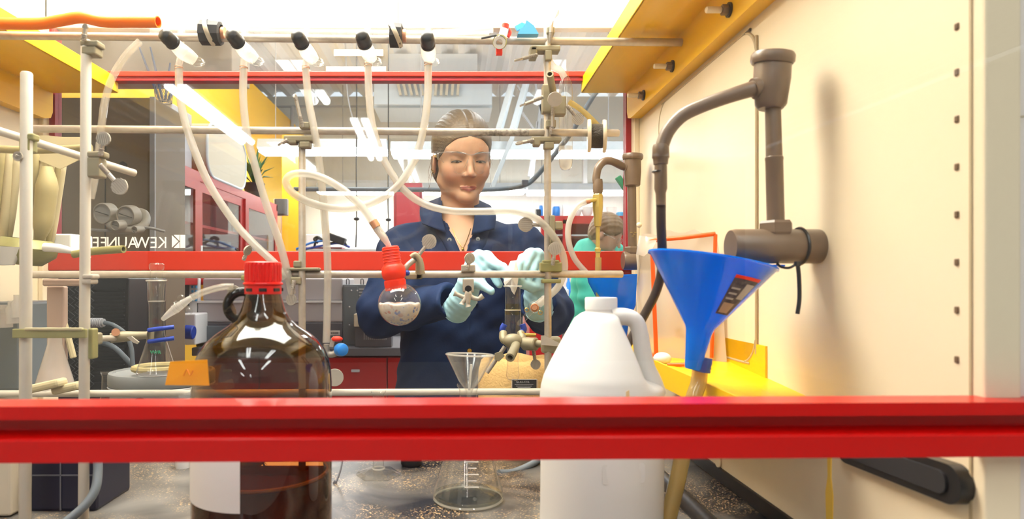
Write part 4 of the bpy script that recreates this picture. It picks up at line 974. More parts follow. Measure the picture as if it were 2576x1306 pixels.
obj('body', tube([P(278, 851, 1500), P(310, 847, 1490), P(340, 845, 1480), P(372, 843, 1475)], .009, 12, True, 4, radii=[.0085, .0092, .0075, .006]), 'cast', fc)
obj('head', pbox(366, 832, 380, 864, 1475, .014, .003), 'cast', fc)
for y0, y1 in ((829, 823), (858, 851)):
    obj('prong', tube([P(374, y0+2, 1478), P(388, y0, 1482), P(412, (y0+y1)/2, 1484), P(438, y1, 1478)], .0038, 10, True, 4), 'blue_dip', fc)
obj('wing', prism([(318, 848), (330, 846), (349, 861), (345, 866), (335, 862)], lambda u_, v_, ww: P(u_, v_, 1510)+V((0, ww, 0)), .003), 'cast_pale', fc)
obj('knob', cyl(P(291, 836, 1500), P(291, 836, 1515), .0065, 16), 'copper', fc)

# grey tub, orange ring and small flask behind the lowest rod
tu = thing('plastic_tub', 'round pale grey lidded tub left of the amber bottle', 'tub', P(410, 1100, 1250))
c = P(410, 932, 1250); R = 124/1250
obj('tub_wall', lathe([(R*.93, -.146), (R*.96, -.02), (R*.97, -.005)], c+V((0, 0, -.02)), (0, 0, 1), 48, True), 'tub_grey', tu)
obj('lid', lathe([(R*.985, -.024), (R*1.0, -.022), (R*1.0, -.004), (R*.985, 0), (R*.93, .001), (R*.92, -.003), (.0001, -.003)], c, (0, 0, 1), 48), 'tub_grey', tu)
obj('rim_bead', torus(c+V((0, 0, -.027)), (0, 0, 1), R*.985, .002, 48, 6), 'grey_light', tu)
lbp = []
obj('tub_label', lathe([(R*.975, -.11), (R*.982, -.045)], c, (0, 0, 1), 14, a0=-math.pi/2+.35, a1=-math.pi/2+1.1), 'paper', tu)
obj('tub_print', ball(P(408, 986, 1255)+V((0, -R*.93, 0)), .006, 14, 8, (1.7, .3, .8)), 'black', tu)
rg_ = tag(obj('cork_ring', torus(P(400, 925, 1300), (0, 0, 1), .044, .006, 36, 8), 'stuff_tan'), 'tan cork ring under the conical flask on the grey tub', 'ring')
sf = thing('small_flask', 'small clear flask between second left upright and grey tub', 'flask', P(270, 1070, 1280))
c = P(272, 1110, 1270); u = 1/1270
obj('flask_wall', lathe([(.0001, 0), (42*u, 0), (45*u, 6*u), (44*u, 20*u), (15*u, 120*u), (14*u, 165*u), (18*u, 173*u), (17*u, 177*u)], c, (0, 0, 1), 30), 'glass', sf)
obj('mark', lathe([(40*u, 40*u), (24*u, 92*u)], c+V((0, -.0012, 0)), (0, 0, 1), 8, a0=-2.1, a1=-1.2), 'paper', sf)

# blue-handled tap on the hanging tube
tp = thing('tap_valve', 'small metal tap with blue knob and orange lever right of the bottle', 'valve', P(845, 900, 1440))
obj('tap_body', tube([P(822, 866, 1440), P(822, 885, 1440), P(832, 892, 1440), P(848, 888, 1440)], .0055, 12), 'screw', tp)
obj('lever', prism([(828, 872), (832, 852), (838, 846), (842, 852), (838, 874)], lambda u_, v_, ww: P(u_, v_, 1445)+V((0, ww, 0)), .005), 'cast_pale', tp)
obj('lever_grip', ball(P(848, 853, 1448), .009, 14, 8, (1.1, .6, .55)), 'septum', tp)
kn = lathe([(.0001, .011), (.008, .011), (.0105, .009), (.0115, .003), (.0115, -.003), (.0095, -.006), (.0001, -.006)], P(857, 880, 1450), V((.7, -1, .1)), 24)
obj('knob', kn, 'blue_bright', tp)
# ------------------------------------------------------------------ amber bottle
ab = thing('amber_bottle', 'big amber glass bottle with red screw cap and white label', 'bottle', P(662, 1421, 2190))
c = V((P(662, 707, 2190).x, P(662, 707, 2190).y, BZ)); R = .0775
def bz(y): return CZ+(VY-y)/2190-BZ
prof = [(.0001, .006), (.06, .004), (.07, 0), (R, .008), (R, .03), (R, bz(965)), (R*.985, bz(930)), (R*.955, bz(905)), (R*.90, bz(882)), (R*.80, bz(858)), (R*.66, bz(838)), (R*.50, bz(820)), (R*.39, bz(802)), (R*.325, bz(782)), (R*.28, bz(755)), (R*.255, bz(738)), (R*.235, bz(722)), (R*.23, bz(672))]
obj('glass_body', lathe(prof, c, (0, 0, 1), 64), 'amber', ab)
liq = [(.0001, .008), (.058, .006), (R-.0035, .012), (R-.0035, bz(1185)), (.0001, bz(1185))]
obj('liquid', lathe(liq, c, (0, 0, 1), 48), glassmat('amber_liquid', (.35, .17, .04), (.1, .04, .01), .6), ab)
obj('meniscus_glint', join(torus(c+V((0, 0, bz(1188))), (0, 0, 1), R-.005, .0022, 48, 6), lathe([(.0001, bz(1188)), (R-.004, bz(1188))], c, (0, 0, 1), 48)), glassmat('amber_glint', (.7, .4, .08), (.5, .25, .03), 1.0, haze=.5, hazecol=(1, .5, .04)), ab)  # bright orange disc and ring paint the golden glint off the liquid
# finger ring
ra = P(612, 776, 2190); ra.y = c.y-.01
obj('finger_ring', join(torus(P(606, 770, 2190)+V((0, .004, 0)), (0.1, -1, .1), .0165, .0055, 28, 10), tube([P(588, 778, 2190), P(574, 783, 2190), P(564, 786, 2190)], .006, 10, True, 3, radii=[.0075, .005, .002])), glassmat('amber_thick', (.08, .035, .02), (.01, .006, .005), 1.0), ab)
obj('ring_web', tube([P(622, 790, 2190), P(640, 815, 2190), P(640, 850, 2190)], .007, 10), 'amber', ab)
M_ = frame((0, 0, 1))
cv, cf = [], []
def ribcap(z0, z1, r, n=26, d=.0012):
    pr_ = []
    vs, fs = [], []
    for j, (rr, z) in enumerate(((r*.94, z0), (r, z0+.003), (r, z1-.004), (r*.96, z1-.001), (r*.88, z1))):
        for k in range(n*4):
            a = 2*math.pi*k/(n*4); q = rr-(d if k % 4 in (0, 1) and 0 < j < 3 else 0); vs.append(V((q*math.cos(a), q*math.sin(a), z)))
    N = n*4
    for j in range(4):
        for k in range(N): fs.append((j*N+k, j*N+(k+1) % N, (j+1)*N+(k+1) % N, (j+1)*N+k))
    fs.append(tuple(4*N+k for k in range(N)))
    return [c+v for v in vs], fs
cp = obj('screw_cap', ribcap(bz(712), bz(659), .0208), 'cap_red', ab, smooth=False)
obj('cap_bead', torus(c+V((0, 0, bz(714))), (0, 0, 1), .0205, .0018, 36, 8), 'cap_red', cp)
tr = obj('tamper_ring', lathe([(.0192, bz(741)), (.0206, bz(739)), (.0206, bz(719)), (.0195, bz(717))], c, (0, 0, 1), 40), 'cap_red', ab)
for a in (-2.1, -1.3, -.5, .4, 1.5, 2.6):
    obj('slot', box(c+V((.0205*math.cos(a), .0205*math.sin(a), bz(729))), (.003, .0085, .0038), .0005, Quaternion((0, 0, 1), a)), 'black', tr)
lb = obj('label', lathe([(R+.0006, bz(1232)), (R+.0006, bz(1085))], c, (0, 0, 1), 24, a0=math.pi-.12, a1=math.pi*1.5-.01), 'paper', ab)
# orange tag sticking out from the shoulder
tg = thing('orange_tag', 'bright orange paper flag stuck to the amber bottle', 'tag', P(474, 970, 2400))
obj('flag', ([P(428, 910, 2380), P(521, 905, 2440), P(526, 970, 2440), P(415, 969, 2380)]+[P(428, 910, 2380)+V((0, .0008, 0)), P(521, 905, 2440)+V((0, .0008, 0)), P(526, 970, 2440)+V((0, .0008, 0)), P(415, 969, 2380)+V((0, .0008, 0))], [(3, 2, 1, 0), (4, 5, 6, 7), (0, 1, 5, 4), (1, 2, 6, 5), (2, 3, 7, 6), (3, 0, 4, 7)]), 'orange_tag', tg, smooth=False)
obj('scribble', tube([P(462, 946, 2425), P(470, 930, 2430), P(478, 944, 2435), P(486, 932, 2440)], .0006, 6), mat('ink', (.75, .2, 0), .6), tg)

# ------------------------------------------------------------------ white jug
jg = thing('white_jug', 'white plastic gallon jug with screw cap and loop handle', 'jug', P(1512, 1368, 2030))
jc = V((P(1512, 707, 2030).x, P(1512, 707, 2030).y, BZ))
def jz(y): return CZ+(VY-y)/2030-BZ
def jr(px): return px/2030
jp = [(.0001, .004), (jr(135), .004), (jr(150), 0), (jr(154), .012), (jr(152), .045), (jr(151), jz(1130)), (jr(153), jz(1000)), (jr(150), jz(972)), (jr(143), jz(945)), (jr(124), jz(905)), (jr(92), jz(845)), (jr(66), jz(800)), (jr(50), jz(788)), (jr(39), jz(784)), (jr(38), jz(770))]
hp = [P(1540, 799, 2060), P(1572, 797, 2065), P(1597, 807, 2070), P(1609, 834, 2070), P(1616, 880, 2065), P(1625, 925, 2060), P(1638, 958, 2050), P(1645, 990, 2040)]
body = lathe(jp, jc, (0, 0, 1), 72)
def ss(t): t = max(0, min(1, t)); return t*t*(3-2*t)
def dent(v):
    q = V(v)-jc; a = math.atan2(q.y+.012, q.x); y = VY-(CZ-BZ-q.z)*-2030*-1 if False else VY+(CZ-BZ-q.z)*2030
    k = ss((.95-abs(a))/.6)*ss((y-782)/30)*ss((972-y)/40); f = 1-.44*k
    return jc+V((q.x*f, q.y*(1-.1*k), q.z))
jp2 = []
for i in range(len(jp)-1):
    for t in range(4): jp2.append((jp[i][0]+(jp[i+1][0]-jp[i][0])*t/4, jp[i][1]+(jp[i+1][1]-jp[i][1])*t/4))
body = lathe(jp2+[jp[-1]], jc, (0, 0, 1), 72); body = ([dent(v) for v in body[0]], body[1])
obj('jug_wall', body, 'jug', jg)
obj('handle', tube(hp, .009, 14, True, 5, radii=[.0115, .0105, .0098, .0098, .0105, .011, .0125, .015]), 'jug', jg)
obj('handle_root', ball(P(1625, 985, 2020), .03, 20, 12, (.75, .9, .75)), 'jug', jg)
cpz = jc+V((0, 0, jz(780)))
obj('cap', lathe([(jr(38), 0), (jr(40), .001), (jr(40), .014), (jr(38.5), .0155), (jr(20), .0158), (.0001, .0158)], cpz, (0, 0, 1), 44), 'white', jg)
obj('mould_mark', prism(rrect(.05, .022, .003, 3), lambda u, v, ww: jc+V((.01+u, -math.sqrt((jr(152))**2-(.01+u)**2)-ww, jz(1150)+v)), .0008), 'jug', jg)
obj('stain', prism([(-.002, .012), (.0015, .014), (.003, -.012), (-.001, -.016)], lambda u, v, ww: jc+V((jr(1540-1512)+u, -math.sqrt(jr(150)**2-jr(28)**2)-ww-.0005, jz(985)+v)), .0006), mat('rust_stain', (.75, .55, .28), .7), jg)

# ------------------------------------------------------------------ conical flask with glass funnel
er_ = thing('conical_flask', 'clear conical flask with graduations standing before the heating mantle', 'flask', P(1178, 1258, 1690))
c = V((P(1178, 707, 1690).x, P(1178, 707, 1690).y, BZ)); u = 1/1690
fk = [(.0001, .003), (70*u, .002), (82*u, .002), (89*u, 9*u), (88*u, 20*u), (84*u, 36*u), (26*u, 220*u), (22*u, 245*u), (22*u, 275*u), (26*u, 283*u), (29*u, 288*u), (28*u, 292*u)]
obj('flask_wall', lathe(fk, c, (0, 0, 1), 48), 'glass', er_)
obj('base_ring', torus(c+V((0, 0, 6*u)), (0, 0, 1), 86*u, 3*u, 48, 6), 'glass_rim', er_)
obj('base_glass', lathe([(.0001, .004), (72*u, .004), (84*u, 7*u), (88*u, 14*u), (86*u, 17*u), (.0001, .0105)], c, (0, 0, 1), 40), glassmat('glass_base', (.93, .94, .9), (.62, .62, .5), 1.0), er_)
obj('white_scale', join(*[box(c+V((.004+.001*(k % 2), -(84-(k*14+20)*.315)*u+.0005, (56+k*14)*u)), (.012 if k % 2 else .02, .0006, .0012)) for k in range(6)]), 'decal', er_)
gf = thing('glass_funnel', 'small clear glass funnel set in the conical flask', 'funnel', P(1180, 1000, 1690))
c = P(1180, 985, 1690)
obj('cone', lathe([(5*u, -90*u), (6*u, -12*u), (10*u, 0), (27*u, 22*u), (60*u, 84*u), (62*u, 88*u), (60*u, 88*u), (25.5*u, 22*u), (8*u, 1*u), (4.5*u, -12*u), (3.5*u, -88*u)], c+V((0, 0, 4*u)), V((.03, .05, 1)), 44), 'glass', gf)
obj('rim', torus(c+V((.03*90*u, .05*90*u, 92*u)), V((.03, .05, 1)), 61*u, 2.2*u, 44, 8), 'glass_rim', gf)
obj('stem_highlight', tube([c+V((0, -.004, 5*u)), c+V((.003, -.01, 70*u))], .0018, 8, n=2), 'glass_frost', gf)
# measuring cylinder with hexagonal foot
mc = thing('measuring_cylinder', 'glass measuring cylinder with hexagonal foot beside the amber bottle', 'glassware', P(955, 1196, 1500))
c = V((P(952, 707, 1500).x, P(952, 707, 1500).y, BZ)); u = 1/1500
obj('foot', lathe([(56*u, 0), (57*u, 3*u), (50*u, 10*u), (16*u, 18*u)], c, (0, 0, 1), 6, True), 'glass', mc, smooth=False)
obj('foot_ring', torus(c+V((0, 0, 18*u)), (0, 0, 1), 15*u, 2.5*u, 26, 6), 'glass_rim', mc)
obj('column', lathe([(14*u, 18*u), (14*u, 205*u), (19*u, 209*u), (19*u, 213*u)], c, (0, 0, 1), 26), 'glass', mc)

# ------------------------------------------------------------------ heating mantle and the clamped Schlenk tube
hm = thing('heating_mantle', 'quilted tan heating mantle with small black plate behind the jug', 'heating mantle', P(1300, 1065, 1100))
c = V((P(1300, 707, 1100).x, P(1300, 707, 1100).y, BZ)); u = 1/1100; H = .158
N = 72; vs, fs = [], []
prf = [(82, 0), (92, .01), (97, .05), (98, .09), (96, .12), (90, .142), (78, .152), (66, .150), (58, .140), (50, .125), (40, .11), (20, .1), (.1, .098)]
for r_, z in prf:
    for k in range(N):
        a = 2*math.pi*k/N; pl = 1-.022*(max(0, math.cos(a*18))**8)*(1 if 30 < r_ and z > .05 else .2); vs.append(c+V((r_*u*pl*math.cos(a), r_*u*pl*math.sin(a), z+.003*math.sin(a*5))))
for j in range(len(prf)-1):
    for k in range(N): fs.append((j*N+k, j*N+(k+1) % N, (j+1)*N+(k+1) % N, (j+1)*N+k))
obj('quilted_shell', (vs, fs), 'mantle', hm, smooth='all')
pl_ = obj('maker_plate', box(c+V((.008, -98*u-.001, .105)), (.052, .003, .018), .001), 'black_matte', hm)
obj('plate_edge', join(box(c+V((.008, -98*u-.003, .1145)), (.054, .001, .001)), box(c+V((.035, -98*u-.003, .105)), (.001, .001, .019)), box(c+V((-.019, -98*u-.003, .105)), (.001, .001, .019))), 'grey_light', pl_)
obj('plate_text', textmesh('GLAS-COL', .0062, lambda x, y, z: c+V((-.010+x, -98*u-.0028-z, .107+y))), 'grey_light', pl_, smooth=False)
obj('plate_text', join(*[box(c+V((.007, -98*u-.003, .1035-k*.003)), (.04-.006*k, .0006, .0009)) for k in range(3)]), 'grey_light', pl_)
stb = thing('schlenk_tube', 'clear glass tube with side tap held above the heating mantle', 'glassware', P(1290, 930, 1245))
c = P(1290, 720, 1245); u = 1/1245
obj('tube_wall', lathe([(23*u, 1*u), (22*u, -2*u), (19*u, -6*u), (19*u, -58*u), (20.5*u, -62*u), (20.5*u, -105*u), (17*u, -125*u), (15*u, -150*u), (14*u, -195*u), (17*u, -225*u), (12*u, -236*u), (.0001, -238*u)], c, (0, 0, 1), 30), 'glass', stb)
obj('lip_ring', torus(c, (0, 0, 1), 22*u, 2*u, 30, 6), 'glass_rim', stb)
obj('joint_ring', torus(c+V((0, 0, -60*u)), (0, 0, 1), 20*u, 1.4*u, 30, 6), 'glass_rim', stb)
obj('residue', lathe([(18*u, -45*u), (18.3*u, -58*u), (19.6*u, -64*u), (19.6*u, -72*u)], c, (0, 0, 1), 30), glassmat('resid', (.9, .85, .55), (.7, .6, .3), .5), stb)
sa = obj('side_arm', tube([P(1305, 815, 1250), P(1318, 802, 1262), P(1332, 787, 1270), P(1342, 778, 1275)], .006, 12, True, 4, radii=[.005, .0055, .0055, .005]), 'glass', stb)
obj('tap_ball', ball(P(1345, 772, 1285), .0125, 20, 12), 'glass', sa)
obj('tap_key', join(torus(P(1345, 774, 1305), (0, 1, 0), .0068, .0016, 20, 8), cyl(P(1345, 774, 1300), P(1345, 774, 1312), .005, 16)), 'copper', sa)
obj('hose_arm', tube([P(1352, 764, 1285), P(1360, 757, 1300), P(1368, 750, 1315)], .0055, 12, True, 3), 'glass_frost', sa)
obj('spring_loop', join(torus(P(1359, 787, 1300), (0, 1, .2), .004, .0007, 14, 5), torus(P(1325, 780, 1300), (0, 1, .2), .004, .0007, 14, 5)), 'gold', sa)
sc_ = thing('flask_clamp', 'olive clamp with blue jaw pads gripping the glass tube above the mantle', 'clamp', P(1300, 905, 1280))
S = 1285
obj('jaw_pad', tube([P(1268, 842, S), P(1264, 828, S), P(1270, 816, S)], .006, 10), 'blue_dip', sc_)
obj('jaw_pad', tube([P(1306, 842, S), P(1318, 830, S), P(1314, 816, S)], .006, 10), 'blue_dip', sc_)
obj('yoke', tube([P(1266, 838, S+5), P(1268, 855, S+20), P(1292, 862, S+30), P(1313, 855, S+20), P(1310, 838, S+5)], .008, 12), 'cast', sc_)
obj('hub', ball(P(1290, 858, S+35), .019, 18, 12, (1, .7, .75)), 'cast', sc_)
obj('front_shank', hose([P(1300, 862, S+30), P(1293, 880, S+70), P(1283, 900, S+105)], .0085, .42, 16, 4), 'cast', sc_)
obj('bolt', join(cyl(P(1312, 843, S+10), P(1348, 843, S+10), .0036, 12), cyl(P(1316, 836, S+10), P(1312, 850, S+10), .006, 6)), 'gold', sc_)
obj('side_screw', tube([P(1270, 872, S+30), P(1255, 895, S+30), P(1225, 938, S+30)], .004, 10, n=3), 'screw', sc_)
obj('wing_nut', prism([(1245, 890), (1262, 884), (1270, 896), (1255, 910), (1244, 904)], lambda u_, v_, ww: P(u_, v_, S+45)+V((0, ww, 0)), .006), 'cast', sc_)
obj('arm', cyl(P(1308, 864, S+20), P(1378, 866, 1350), .007, 14), 'cast', sc_)
obj('arm_sleeve', cyl(P(1317, 865, S+30), P(1350, 866, S+50), .0125, 18, bev=.002), 'cast', sc_)
obj('rod_block', pbox(1364, 848, 1412, 890, 1418, .022, .004), 'cast', sc_)
obj('block_wedge', prism([(1362, 846), (1370, 845), (1412, 866), (1412, 872), (1362, 868)], lambda u_, v_, ww: P(u_, v_, 1432)+V((0, ww, 0)), .008), 'cast_pale', sc_)
thumb(sc_, 1342, 880, 1347, 915, 1310, 13, nm='arm_screw')

# ------------------------------------------------------------------ faucets
def faucet(t, k, o, mtl='bronze'):
    """k: scale, o: function (x,y,ds)->point for the near faucet's frame"""
    pass
fa = thing('lab_faucet', 'brown gooseneck turret faucet on the right panel nearest the viewer', 'faucet', P(2040, 660, 2123), 'turret faucets on the right panel')
S = 2123
base_c = P(2010, 620, S)
obj('turret', lathe([(.0001, 0), (.020, 0), (.0205, .002), (.0205, .1), (.019, .105), (.0001, .105)], V((WR, base_c.y, base_c.z)), (-1, 0, 0), 32), 'bronze', fa)
xs = P(1952, 570, S)
obj('hex_nut', lathe([(.0175, 0), (.0195, .003), (.0195, .014), (.0175, .017)], V((xs.x, base_c.y, P(1952, 592, S).z)), (0, 0, 1), 6, True), 'bronze', fa, smooth=False)
zt, zb_ = P(0, 265, S).z, P(0, 585, S).z
obj('riser', lathe([(.0098, 0), (.0098, .085), (.0102, .086), (.0102, .089), (.0092, .09), (.0088, zt-zb_)], V((xs.x, base_c.y, zb_)), V((P(1944, 265, S).x-xs.x, 0, zt-zb_)), 24), 'bronze', fa)
hx = P(1942, 200, S)
obj('valve_body', lathe([(.0135, -.035), (.0175, -.03), (.0205, 0), (.0205, .022), (.0001, .022)], V((hx.x, base_c.y, hx.z)), (.05, 0, 1), 28, True), 'bronze', fa)
obj('valve_cap', lathe([(.0225, .0), (.0245, .003), (.0245, .010), (.0225, .013), (.0001, .0135)], V((hx.x, base_c.y, hx.z+.018)), (.08, -.12, 1), 32, True), 'bronze', fa)
gn = [P(1930, 215, S), P(1900, 222, S), P(1840, 240, S-10), P(1770, 265, S-30), P(1718, 290, S-45), P(1684, 325, S-55), P(1668, 360, S-60), P(1664, 385, S-60)]
obj('gooseneck', tube(gn, .0082, 18, True, 8, radii=[.011, .0095, .0085, .0083, .0083, .0083, .0083, .0083]), 'bronze', fa)
obj('neck_collar', tube([P(1925, 216, S), P(1895, 224, S)], .0125, 18, True, 2), 'bronze', fa)
q = P(1662, 372, S-60)
obj('outlet', lathe([(.0088, .004), (.0100, 0), (.0103, -.012), (.0092, -.0135), (.0085, -.020), (.0072, -.021), (.0072, -.03)], q, (0, 0, 1), 22), 'bronze', fa)
obj('serrated_tip', lathe([(.0075, -.022), (.0078, -.05), (.006, -.056), (.0055, -.07)], q, (0, 0, 1), 18, True), 'bronze', fa)
bh = thing('rubber_tube', 'dark brown rubber hose hanging from the near faucet outlet', 'hose', P(1610, 800, 1900))
obj('hose_wall', hose([P(1662, 420, 2055), P(1663, 480, 2055), P(1663, 560, 2040), P(1666, 640, 2000), P(1663, 690, 1960), P(1648, 740, 1930), P(1625, 785, 1900), P(1600, 830, 1880), P(1560, 900, 1850)], .0058, .35, 14), 'rubber_hose', bh)
obj('spring_clip', torus(P(1658, 432, 2060), (0, 0, 1), .0075, .0012, 18, 6), 'black', bh)
# second faucet, further back
fb = thing('lab_faucet', 'brown turret faucet further back, beside the red sash frame', 'faucet', P(1620, 672, 1147), 'turret faucets on the right panel')
S = 1147
bc_ = P(1600, 656, S)
obj('turret', lathe([(.0001, 0), (.020, 0), (.0205, .002), (.0205, .060), (.019, .064), (.0001, .064)], V((WR, bc_.y, bc_.z)), (-1, 0, 0), 30), 'bronze', fb)
tx = P(1591, 0, S).x
obj('hex_nut', lathe([(.0155, 0), (.0175, .003), (.0175, .014), (.0155, .017)], V((tx, bc_.y, P(0, 640, S).z)), (0, 0, 1), 6, True), 'bronze', fb, smooth=False)
zt, zb_ = P(0, 455, S).z, P(0, 636, S).z
obj('riser', cyl((tx, bc_.y, zb_), (tx-.002, bc_.y, zt), .0095, 22), 'bronze', fb)
vb = obj('riser_mark', join(*[box((tx-.002+.003*k, bc_.y-.0097, CZ+.098+.004*(k % 3)), (.005, .001, .001)) for k in range(-1, 3)]), 'brass', fb)
obj('valve_body', lathe([(.0145, -.012), (.0165, -.01), (.0185, .02), (.0185, .048), (.0001, .05)], V((tx, bc_.y, zt)), (0, 0, 1), 26, True), 'bronze', fb)
obj('valve_cap', lathe([(.0205, .0), (.0225, .003), (.0225, .010), (.0205, .013), (.0001, .0135)], V((tx, bc_.y, P(0, 402, S).z)), (.05, -.05, 1), 30, True), 'bronze', fb)
obj('gooseneck', tube([P(1588, 425, S), P(1565, 418, S), P(1540, 406, S+10), P(1520, 406, S+12), P(1505, 422, S+15), P(1500, 445, S+15), P(1501, 460, S+15)], .0085, 16, True, 7), 'bronze', fb)
obj('neck_collar', tube([P(1590, 424, S), P(1573, 421, S)], .0125, 16, True, 2), 'bronze', fb)
q = P(1504, 458, S+15)
obj('outlet', lathe([(.0095, .006), (.0105, 0), (.011, -.02), (.0098, -.024), (.0085, -.03)], q, (0, 0, 1), 20, True), 'bronze', fb)
aq = thing('brass_aspirator', 'brass water aspirator hanging from the far faucet outlet', 'aspirator', P(1505, 650, S+15))
q = P(1504, 486, S+15)
obj('barrel', lathe([(.0085, 0), (.0112, -.004), (.0112, -.03), (.0075, -.068), (.0068, -.072), (.0045, -.073), (.0045, -.118), (.0065, -.12), (.0065, -.128), (.005, -.13), (.005, -.142)], q, (0, 0, 1), 8, True), 'brass', aq, smooth=False)
obj('side_barb', cyl(P(1500, 503, S+20), P(1478, 506, S+25), .0042, 12), 'brass', aq)
obj('barb_band', cyl(P(1484, 505, S+25), P(1474, 507, S+25), .0058, 14), 'copper', aq)

# ------------------------------------------------------------------ blue funnels
def funnel(t, c, ax, R, H, r2, h2, m_='blue', tip=True):
    M = frame(ax)
    obj('cone', lathe([(r2*.9, -H-h2), (r2, -H-h2+.002), (r2*1.25, -H-.01), (r2*1.35, -H), (R*.985, -.004), (R*1.03, -.002), (R*1.03, 0), (R*.98, 0), (R*.965, -.005), (r2*1.2, -H), (r2*.85, -H-h2+.002)], c, ax, 56), m_, t)
bf = thing('blue_funnel', 'large blue plastic funnel tied to the near faucet', 'funnel', P(1765, 935, 2060), 'blue funnels')
S = 2060
fc_ = P(1790, 655, S); fx = (fc_-P(1766, 850, S)).normalized(); fx = (fx+V((.06, .02, 0))).normalized()
obj('cone', lathe([(.0085, -.135), (.0095, -.132), (.0155, -.088), (.0175, -.083), (.0725, -.003), (.0755, -.002), (.0755, 0), (.0725, .0005), (.0715, -.003), (.0165, -.083), (.0085, -.13)], fc_, fx, 64), 'blue', bf)
obj('hang_tab', prism([(0, -.006), (.016, -.004), (.018, 0), (.016, .004), (0, .006)], lambda u_, v_, ww: fc_+V((.072+u_, v_, -.0055-ww)), .002), 'blue', bf)
def conepatch(h0, h1, a0, a1, off):
    rad = lambda h: .0175+(h+.083)/.080*.055+off
    return lathe([(rad(h0+(h1-h0)*t/4), h0+(h1-h0)*t/4) for t in range(5)], fc_, fx, 10, a0=math.radians(a0), a1=math.radians(a1))
sl = obj('side_label', conepatch(-.064, -.02, -84, -48, .0006), mat('label_dark', (.03, .03, .07), .5, noise=.4, nscale=150, col2=(.3, .27, .28)), bf)
for (h0, h1, a0, a1, m_) in ((-.0215, -.018, -84, -48, 'septum'), (-.044, -.026, -64, -50, 'grey_light'), (-.062, -.05, -80, -58, 'dusty_pink')):
    obj('label_patch', conepatch(h0, h1, a0, a1, .001), m_, sl)
for k_ in range(3): obj('label_line', conepatch(-.046+k_*.006, -.044+k_*.006, -81, -68, .001), 'grey_light', sl)
tie = thing('cable_tie', 'black cable tie looped round the near faucet turret', 'cable tie', P(2008, 792, 2150))
tz = V((P(2010, 0, 2123).x, base_c.y, base_c.z))
obj('loop', torus(tz, (1, .05, 0), .0218, .0016, 28, 6), 'black', tie)
obj('tail', tube([P(2006, 660, 2190), P(2010, 700, 2190), P(2011, 750, 2190), P(2006, 790, 2190)], .0024, 8, True, 5), 'black', tie)
obj('hook', tube([P(2004, 664, 2190), P(1985, 674, 2180), P(1966, 672, 2150), P(1955, 664, 2130)], .0015, 8), 'black', tie)
obj('head', box(P(2006, 664, 2192), (.006, .005, .006), .001), 'black', tie)
fl2 = thing('blue_funnel', 'blue plastic funnel under the far faucet, behind the jug cap', 'funnel', P(1570, 795, 1160), 'blue funnels')
c = P(1552, 692, 1160)
obj('cone', lathe([(.012, -.15), (.013, -.148), (.022, -.098), (.0245, -.093), (.062, -.014), (.0635, -.003), (.066, -.002), (.066, 0), (.063, .0005), (.0615, -.004), (.0235, -.093), (.012, -.146)], c, V((-.04, .0, 1)), 48), 'blue', fl2)
tb_('stained clear tube running down from the near blue funnel', [(1762, 900, 2040), (1758, 960, 2040), (1742, 1010, 2060), (1725, 1100, 2090), (1706, 1200, 2100), (1682, 1300, 2105), (1670, 1345, 2100)], .0095, 'tubing_yellow')
obj('hose_socket', lathe([(.0098, 0), (.0105, .002), (.0098, .004), (.0105, .006), (.0098, .008), (.0106, .012), (.0098, .018)], P(1765, 936, 2058), fx, 24), glassmat('blue_soft', (.15, .25, .8), (.05, .1, .5), 1, haze=.5, hazecol=(.1, .2, .8)), bf)

# ------------------------------------------------------------------ bag stand on the yellow tray
bs = thing('bag_stand', 'orange wire stand on the yellow tray', 'stand', P(1650, 895, 1560))
A = P(1641, 640, 1560); B = P(1651, 893, 1545)
obj('upright', tube([A, B], .0035, 10, True, 2), 'orange_wire', bs)
obj('upright', tube([P(1800, 590, 1590), P(1790, 900, 1590)], .003, 10, True, 2), 'orange_wire', bs)
obj('top_bar', tube([P(1628, 612, 1500), P(1650, 604, 1520), P(1720, 598, 1560), P(1800, 588, 1590)], .0035, 10, True, 3), 'orange_wire', bs)
obj('foot_bar', tube([P(1622, 892, 1500), P(1651, 893, 1545)], .0035, 10, True, 2), 'orange_wire', bs)
obj('foot_bar', tube([P(1680, 918, 1640), P(1745, 917, 1690)], .003, 10, True, 2), 'orange_wire', bs)
bg = thing('waste_bag', 'thin translucent waste bag draped over the orange stand', 'bag', P(1700, 900, 1500))
def bagpt(u_, v_):
    top = [(1600, 640, 1430), (1612, 595, 1445), (1660, 585, 1500), (1730, 580, 1560), (1802, 586, 1590)]
    bot = [(1592, 850, 1430), (1615, 885, 1440), (1665, 905, 1500), (1740, 930, 1570), (1822, 935, 1600)]
    i = min(int(u_*4), 3); f = u_*4-i
    a = [top[i][j]*(1-f)+top[i+1][j]*f for j in range(3)]; b_ = [bot[i][j]*(1-f)+bot[i+1][j]*f for j in range(3)]
    p = P(*a).lerp(P(*b_), v_)
    return p+V((.004*math.sin(u_*19+v_*3), -.006*math.sin(u_*14)*(.3+v_)-.004*math.sin(v_*9+u_*5), .003*math.sin(u_*25)*(1-v_)))
NU, NV = 28, 20; vs = []; fs = []
for lay in (0, 1):
    for i in range(NU+1):
        for j in range(NV+1):
            p = bagpt(i/NU, j/NV); vs.append(p if lay == 0 else p+V((.0, .0006, 0)))
W_ = (NU+1)*(NV+1)
for lay in (0, 1):
    for i in range(NU):
        for j in range(NV):
            a = lay*W_+i*(NV+1)+j; q = (a, a+1, a+NV+2, a+NV+1); fs.append(q if lay == 0 else q[::-1])
obj('film', (vs, fs), 'bag', bg, smooth='all')
